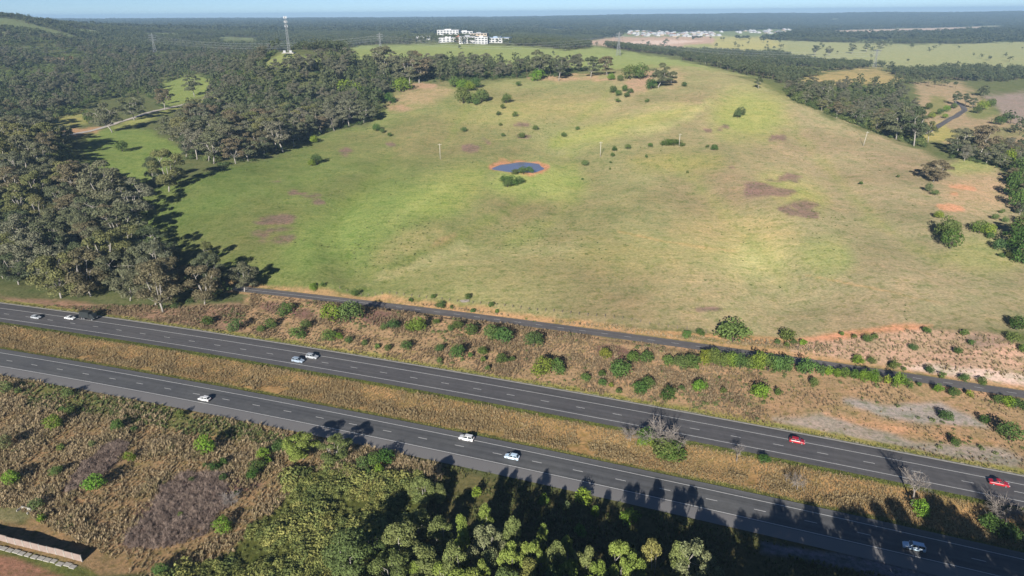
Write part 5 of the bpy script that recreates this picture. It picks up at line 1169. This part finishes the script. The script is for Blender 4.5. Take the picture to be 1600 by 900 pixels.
# ------------------------------------------------------------------ vehicles
def carpaint(name, col):
    m, nt, out = newmat(name); b = N(nt, 'ShaderNodeBsdfPrincipled'); b.inputs['Base Color'].default_value = (*col, 1); b.inputs['Roughness'].default_value = .35; b.inputs['Coat Weight'].default_value = .6; b.inputs['Coat Roughness'].default_value = .08
    nt.links.new(b.outputs[0], out.inputs[0]); return m
PAINTS = {'white': carpaint('white_paint', (.72, .72, .71)), 'silver': carpaint('silver_paint', (.42, .44, .46)), 'blue silver': carpaint('blue_silver_paint', (.33, .40, .48)), 'red': carpaint('red_paint', (.42, .012, .022)), 'pale blue': carpaint('pale_blue_paint', (.58, .74, .88)), 'dark': carpaint('dark_paint', (.03, .035, .035))}
M['rubber'] = simple('rubber', (.02, .02, .02), .9); M['rim'] = simple('wheel_rim', (.4, .4, .42), .4, .6); M['head_lamp'] = simple('head_lamp', (.75, .77, .8), .15); M['tail_lamp'] = simple('tail_lamp', (.40, .02, .02), .3); M['trim'] = simple('black_trim', (.03, .03, .03), .7); M['plate'] = simple('number_plate', (.6, .6, .55), .5)
def ring(x, w, z0, z1, tw):
    return [(x, -w * .93, z0), (x, -w, z0 + .18), (x, -w, z1 - .16), (x, -w * tw, z1), (x, w * tw, z1), (x, w, z1 - .16), (x, w, z0 + .18), (x, w * .93, z0)]
def loft(rings, mat, name, parent):
    V = [v for q in rings for v in q]; n_ = len(rings[0]); Fc = []
    for i in range(len(rings) - 1):
        for k_ in range(n_): Fc.append((i * n_ + k_, i * n_ + (k_ + 1) % n_, (i + 1) * n_ + (k_ + 1) % n_, (i + 1) * n_ + k_))
    Fc += [tuple(range(n_))[::-1], tuple((len(rings) - 1) * n_ + k_ for k_ in range(n_))]
    me_ = mesh(name, V, Fc, [mat]); bm_ = __import__('bmesh').new(); bm_.from_mesh(me_); __import__('bmesh').ops.recalc_face_normals(bm_, faces=bm_.faces); bm_.to_mesh(me_); bm_.free()
    return link(name, me_, parent)
def wheel_of(parent, x, y, rad=.33, wd=.22):
    mb = MB(); mb.tube([(0, -wd / 2, 0), (0, -wd / 2 + .03, 0), (0, wd / 2 - .03, 0), (0, wd / 2, 0)], [rad * .9, rad, rad, rad * .9], 16); t_ = mb.build('wheel', M['rubber'], parent, (x, y, rad))
    mb = MB(); sy = 1 if y > 0 else -1; mb.tube([(0, sy * (wd / 2 - .05), 0), (0, sy * (wd / 2 + .012), 0)], [rad * .62, rad * .58], 12); mb.build('rim', M['rim'], t_)
    return t_
def car(px, py, C_dir, paint_, kind, lab, lane_z=.06):
    P = hit1(px, py); tang = Vector((1, -.363 - 2 * .00017 * P[0], 0)).normalized() * C_dir
    o = link('car', None, None, (float(P[0]), float(P[1]), lane_z)); o.rotation_euler = (0, 0, math.atan2(tang.y, tang.x)); tag(o, lab, 'car', 'cars on the freeway')
    pm_ = PAINTS[paint_]
    L_, Wd, Hh, belt, hood = {'sedan': (4.7, .91, 1.46, .92, .80), 'hatch': (4.3, .89, 1.50, .95, .84), 'suv': (4.6, .93, 1.72, 1.08, .98), 'wagon': (4.85, .94, 1.68, 1.05, .94)}[kind]
    h2 = L_ / 2; z0 = .24
    xr = {'sedan': -h2 * .62, 'hatch': -h2 * .90, 'suv': -h2 * .94, 'wagon': -h2 * .95}[kind]; bt = {'sedan': belt - .02}.get(kind, belt)
    rs = [ring(-h2, Wd * .82, z0 + .14, bt - .14, .86), ring(-h2 + .09, Wd * .93, z0 + .03, bt - .05, .88), ring(-h2 + .5, Wd, z0, bt, .9), ring(-.2, Wd, z0, belt, .9), ring(h2 * .38, Wd, z0, belt - .01, .9), ring(h2 * .52, Wd, z0, hood + .04, .9), ring(h2 - .35, Wd * .98, z0, hood - .06, .88), ring(h2 - .08, Wd * .88, z0 + .04, hood - .2, .84), ring(h2, Wd * .74, z0 + .14, hood - .3, .8)]
    body = loft(rs, pm_, 'body', o)
    # cabin shell: belt footprint to roof footprint
    xb0, xb1 = xr, h2 * .46; xt0, xt1 = {'sedan': (-h2 * .30, h2 * .12), 'hatch': (-h2 * .66, h2 * .12), 'suv': (-h2 * .80, h2 * .14), 'wagon': (-h2 * .82, h2 * .16)}[kind]
    wb, wt = Wd * .88, Wd * .70
    def cab(x0, x1, x2, x3, b0, t0, z1_, z2_): return [(x0, -b0, z1_), (x1, -b0, z1_), (x1, b0, z1_), (x0, b0, z1_), (x2, -t0, z2_), (x3, -t0, z2_), (x3, t0, z2_), (x2, t0, z2_)]
    V = cab(xb0, xb1, xt0, xt1, wb, wt, belt - .03, Hh - .05); Fq = [(4, 5, 6, 7), (0, 1, 5, 4), (1, 2, 6, 5), (2, 3, 7, 6), (3, 0, 4, 7)]
    link('cabin', mesh('cabin', V, Fq, [pm_]), o)
    def pane(nm, quad, inset=.1, off=.015):
        q = [Vector(v) for v in quad]; c_ = sum(q, Vector()) / 4; n_ = (q[1] - q[0]).cross(q[3] - q[0]).normalized()
        if n_.dot(c_ - Vector((0, 0, belt))) < 0: n_ = -n_
        fr = [c_ + (v - c_) * (1 - inset) + n_ * off for v in q]; bk = [v - n_ * .01 for v in fr]
        return link(nm, mesh(nm, fr + bk, [(0, 1, 2, 3), (7, 6, 5, 4), (0, 4, 5, 1), (1, 5, 6, 2), (2, 6, 7, 3), (3, 7, 4, 0)], [M['glass']]), o)
    pane('windscreen', [V[1], V[2], V[6], V[5]]); pane('rear_window', [V[3], V[0], V[4], V[7]])
    for a, b_, c_, d_ in ((0, 1, 5, 4), (2, 3, 7, 6)):
        va, vb, vc, vd = (Vector(V[k_]) for k_ in (a, b_, c_, d_)); m0, m1 = va.lerp(vb, .5), vd.lerp(vc, .5)
        pane('side_window', [va, m0, m1, vd], .14); pane('side_window', [m0, vb, vc, m1], .14)
    mb = MB(); mb.box(xt0 + .02, xt1 - .02, -wt * .97, wt * .97, Hh - .055, Hh); mb.build('roof', pm_, o)
    for x_ in (-h2 * .58, h2 * .60):
        for y_ in (-Wd + .1, Wd - .1):
            wheel_of(o, x_, y_, .36 if kind in ('suv', 'wagon') else .32)
    for sgn in (-1, 1):
        mb = MB(); mb.box(h2 - .2, h2 - .02, sgn * Wd * .62 - .17, sgn * Wd * .62 + .17, hood - .32, hood - .17); mb.build('headlight', M['head_lamp'], o)
        mb = MB(); mb.box(-h2 - .015, -h2 + .12, sgn * Wd * .68 - .13, sgn * Wd * .68 + .13, bt - .38, bt - .14); mb.build('tail_light', M['tail_lamp'], o)
        mb = MB(); mb.box(h2 * .34, h2 * .34 + .13, sgn * (Wd + .08) - .09, sgn * (Wd + .08) + .09, belt - .02, belt + .13); mb.build('mirror', pm_, o)
    mb = MB(); mb.box(h2 - .06, h2 + .025, -Wd * .66, Wd * .66, z0 + .06, z0 + .26); mb.build('front_bumper', M['trim'], o)
    mb = MB(); mb.box(-h2 - .025, -h2 + .06, -Wd * .7, Wd * .7, z0 + .08, z0 + .28); mb.build('rear_bumper', M['trim'], o)
    mb = MB(); mb.box(-h2 - .03, -h2 - .01, -.22, .22, bt - .34, bt - .22); mb.build('number_plate', M['plate'], o)
    return o
for a in [(57,498,1,'silver','hatch','silver hatchback nearest the left edge on the far carriageway'), (110,499,1,'white','sedan','white sedan between the silver hatchback and the dark truck'), (466,566,1,'blue silver','suv','blue silver car trailing close behind a silver one'), (488,560,1,'silver','suv','silver car just ahead of the blue silver one'),
          (1245,692,1,'red','hatch','red car on the far carriageway right of the median dead tree'), (1560,758,1,'red','sedan','red car at the right edge on the far carriageway'), (320,626,-1,'white','hatch','white hatchback alone on the near carriageway at left'), (729,688,-1,'white','suv','white car on the near carriageway left of the pale blue one'),
          (800,717,-1,'pale blue','hatch','pale blue car beside the first tree shadows on the near carriageway'), (1427,858,-1,'pale blue','wagon','pale blue wagon in the deep shade at lower right')]: car(*a)
P = hit1(140, 499); tang = Vector((1, -.363 - 2 * .00017 * P[0], 0)).normalized()
o = link('truck', None, None, (float(P[0]), float(P[1]), .06)); o.rotation_euler = (0, 0, math.atan2(tang.y, tang.x)); tag(o, 'dark truck with a tall box on the far carriageway at left', 'truck')
loft([ring(1.5, 1.15, .6, 2.7, .94), ring(2.9, 1.18, .6, 2.75, .92), ring(3.4, 1.15, .6, 1.75, .95), ring(3.55, 1.1, .65, 1.5, .95)], PAINTS['dark'], 'cab', o)
mb = MB(); mb.box(-3.6, 1.35, -1.2, 1.2, .95, 3.5); mb.box(-3.6, 1.35, -1.23, 1.23, 3.42, 3.52); mb.build('cargo_box', PAINTS['dark'], o)
mb = MB(); mb.box(-3.6, 3.3, -.45, .45, .55, .93); mb.build('chassis', M['trim'], o)
V = [(3.0, -1.0, 2.6), (3.0, 1.0, 2.6), (3.47, 1.0, 1.85), (3.47, -1.0, 1.85)]; V = V + [(x + .03, y, z + .03) for x, y, z in V]; link('windscreen', mesh('windscreen', V, [(4, 5, 6, 7), (3, 2, 1, 0), (0, 1, 5, 4), (1, 2, 6, 5), (2, 3, 7, 6), (3, 0, 4, 7)], [M['glass']]), o)
for x_ in (2.6, -1.6, -2.7):
    for y_ in (-1.0, 1.0): wheel_of(o, x_, y_, .48, .34)
for sgn in (-1, 1):
    mb = MB(); mb.box(3.5, 3.62, sgn * .8 - .15, sgn * .8 + .15, .9, 1.1); mb.build('headlight', M['head_lamp'], o); mb = MB(); mb.box(-3.66, -3.58, sgn * .95 - .12, sgn * .95 + .12, .8, 1.0); mb.build('tail_light', M['tail_lamp'], o)

# ------------------------------------------------------------------ air
mb = MB(); ztop = max(CAM_H, float(GZ.max()) + 26) + 6; mb.box(-17200, 17200, -17200, 17200, float(GZ.min()) - 2, ztop)
m, nt, out = newmat('haze_air'); v_ = N(nt, 'ShaderNodeVolumePrincipled'); v_.inputs['Color'].default_value = (.47, .72, 1, 1); v_.inputs['Density'].default_value = 1.0e-4; v_.inputs['Anisotropy'].default_value = 0
nt.links.new(v_.outputs[0], out.inputs['Volume'])
hz = mb.build('haze', m); tag(hz, 'thin blue haze over the whole landscape', 'haze', kind='stuff')
#--MORE--
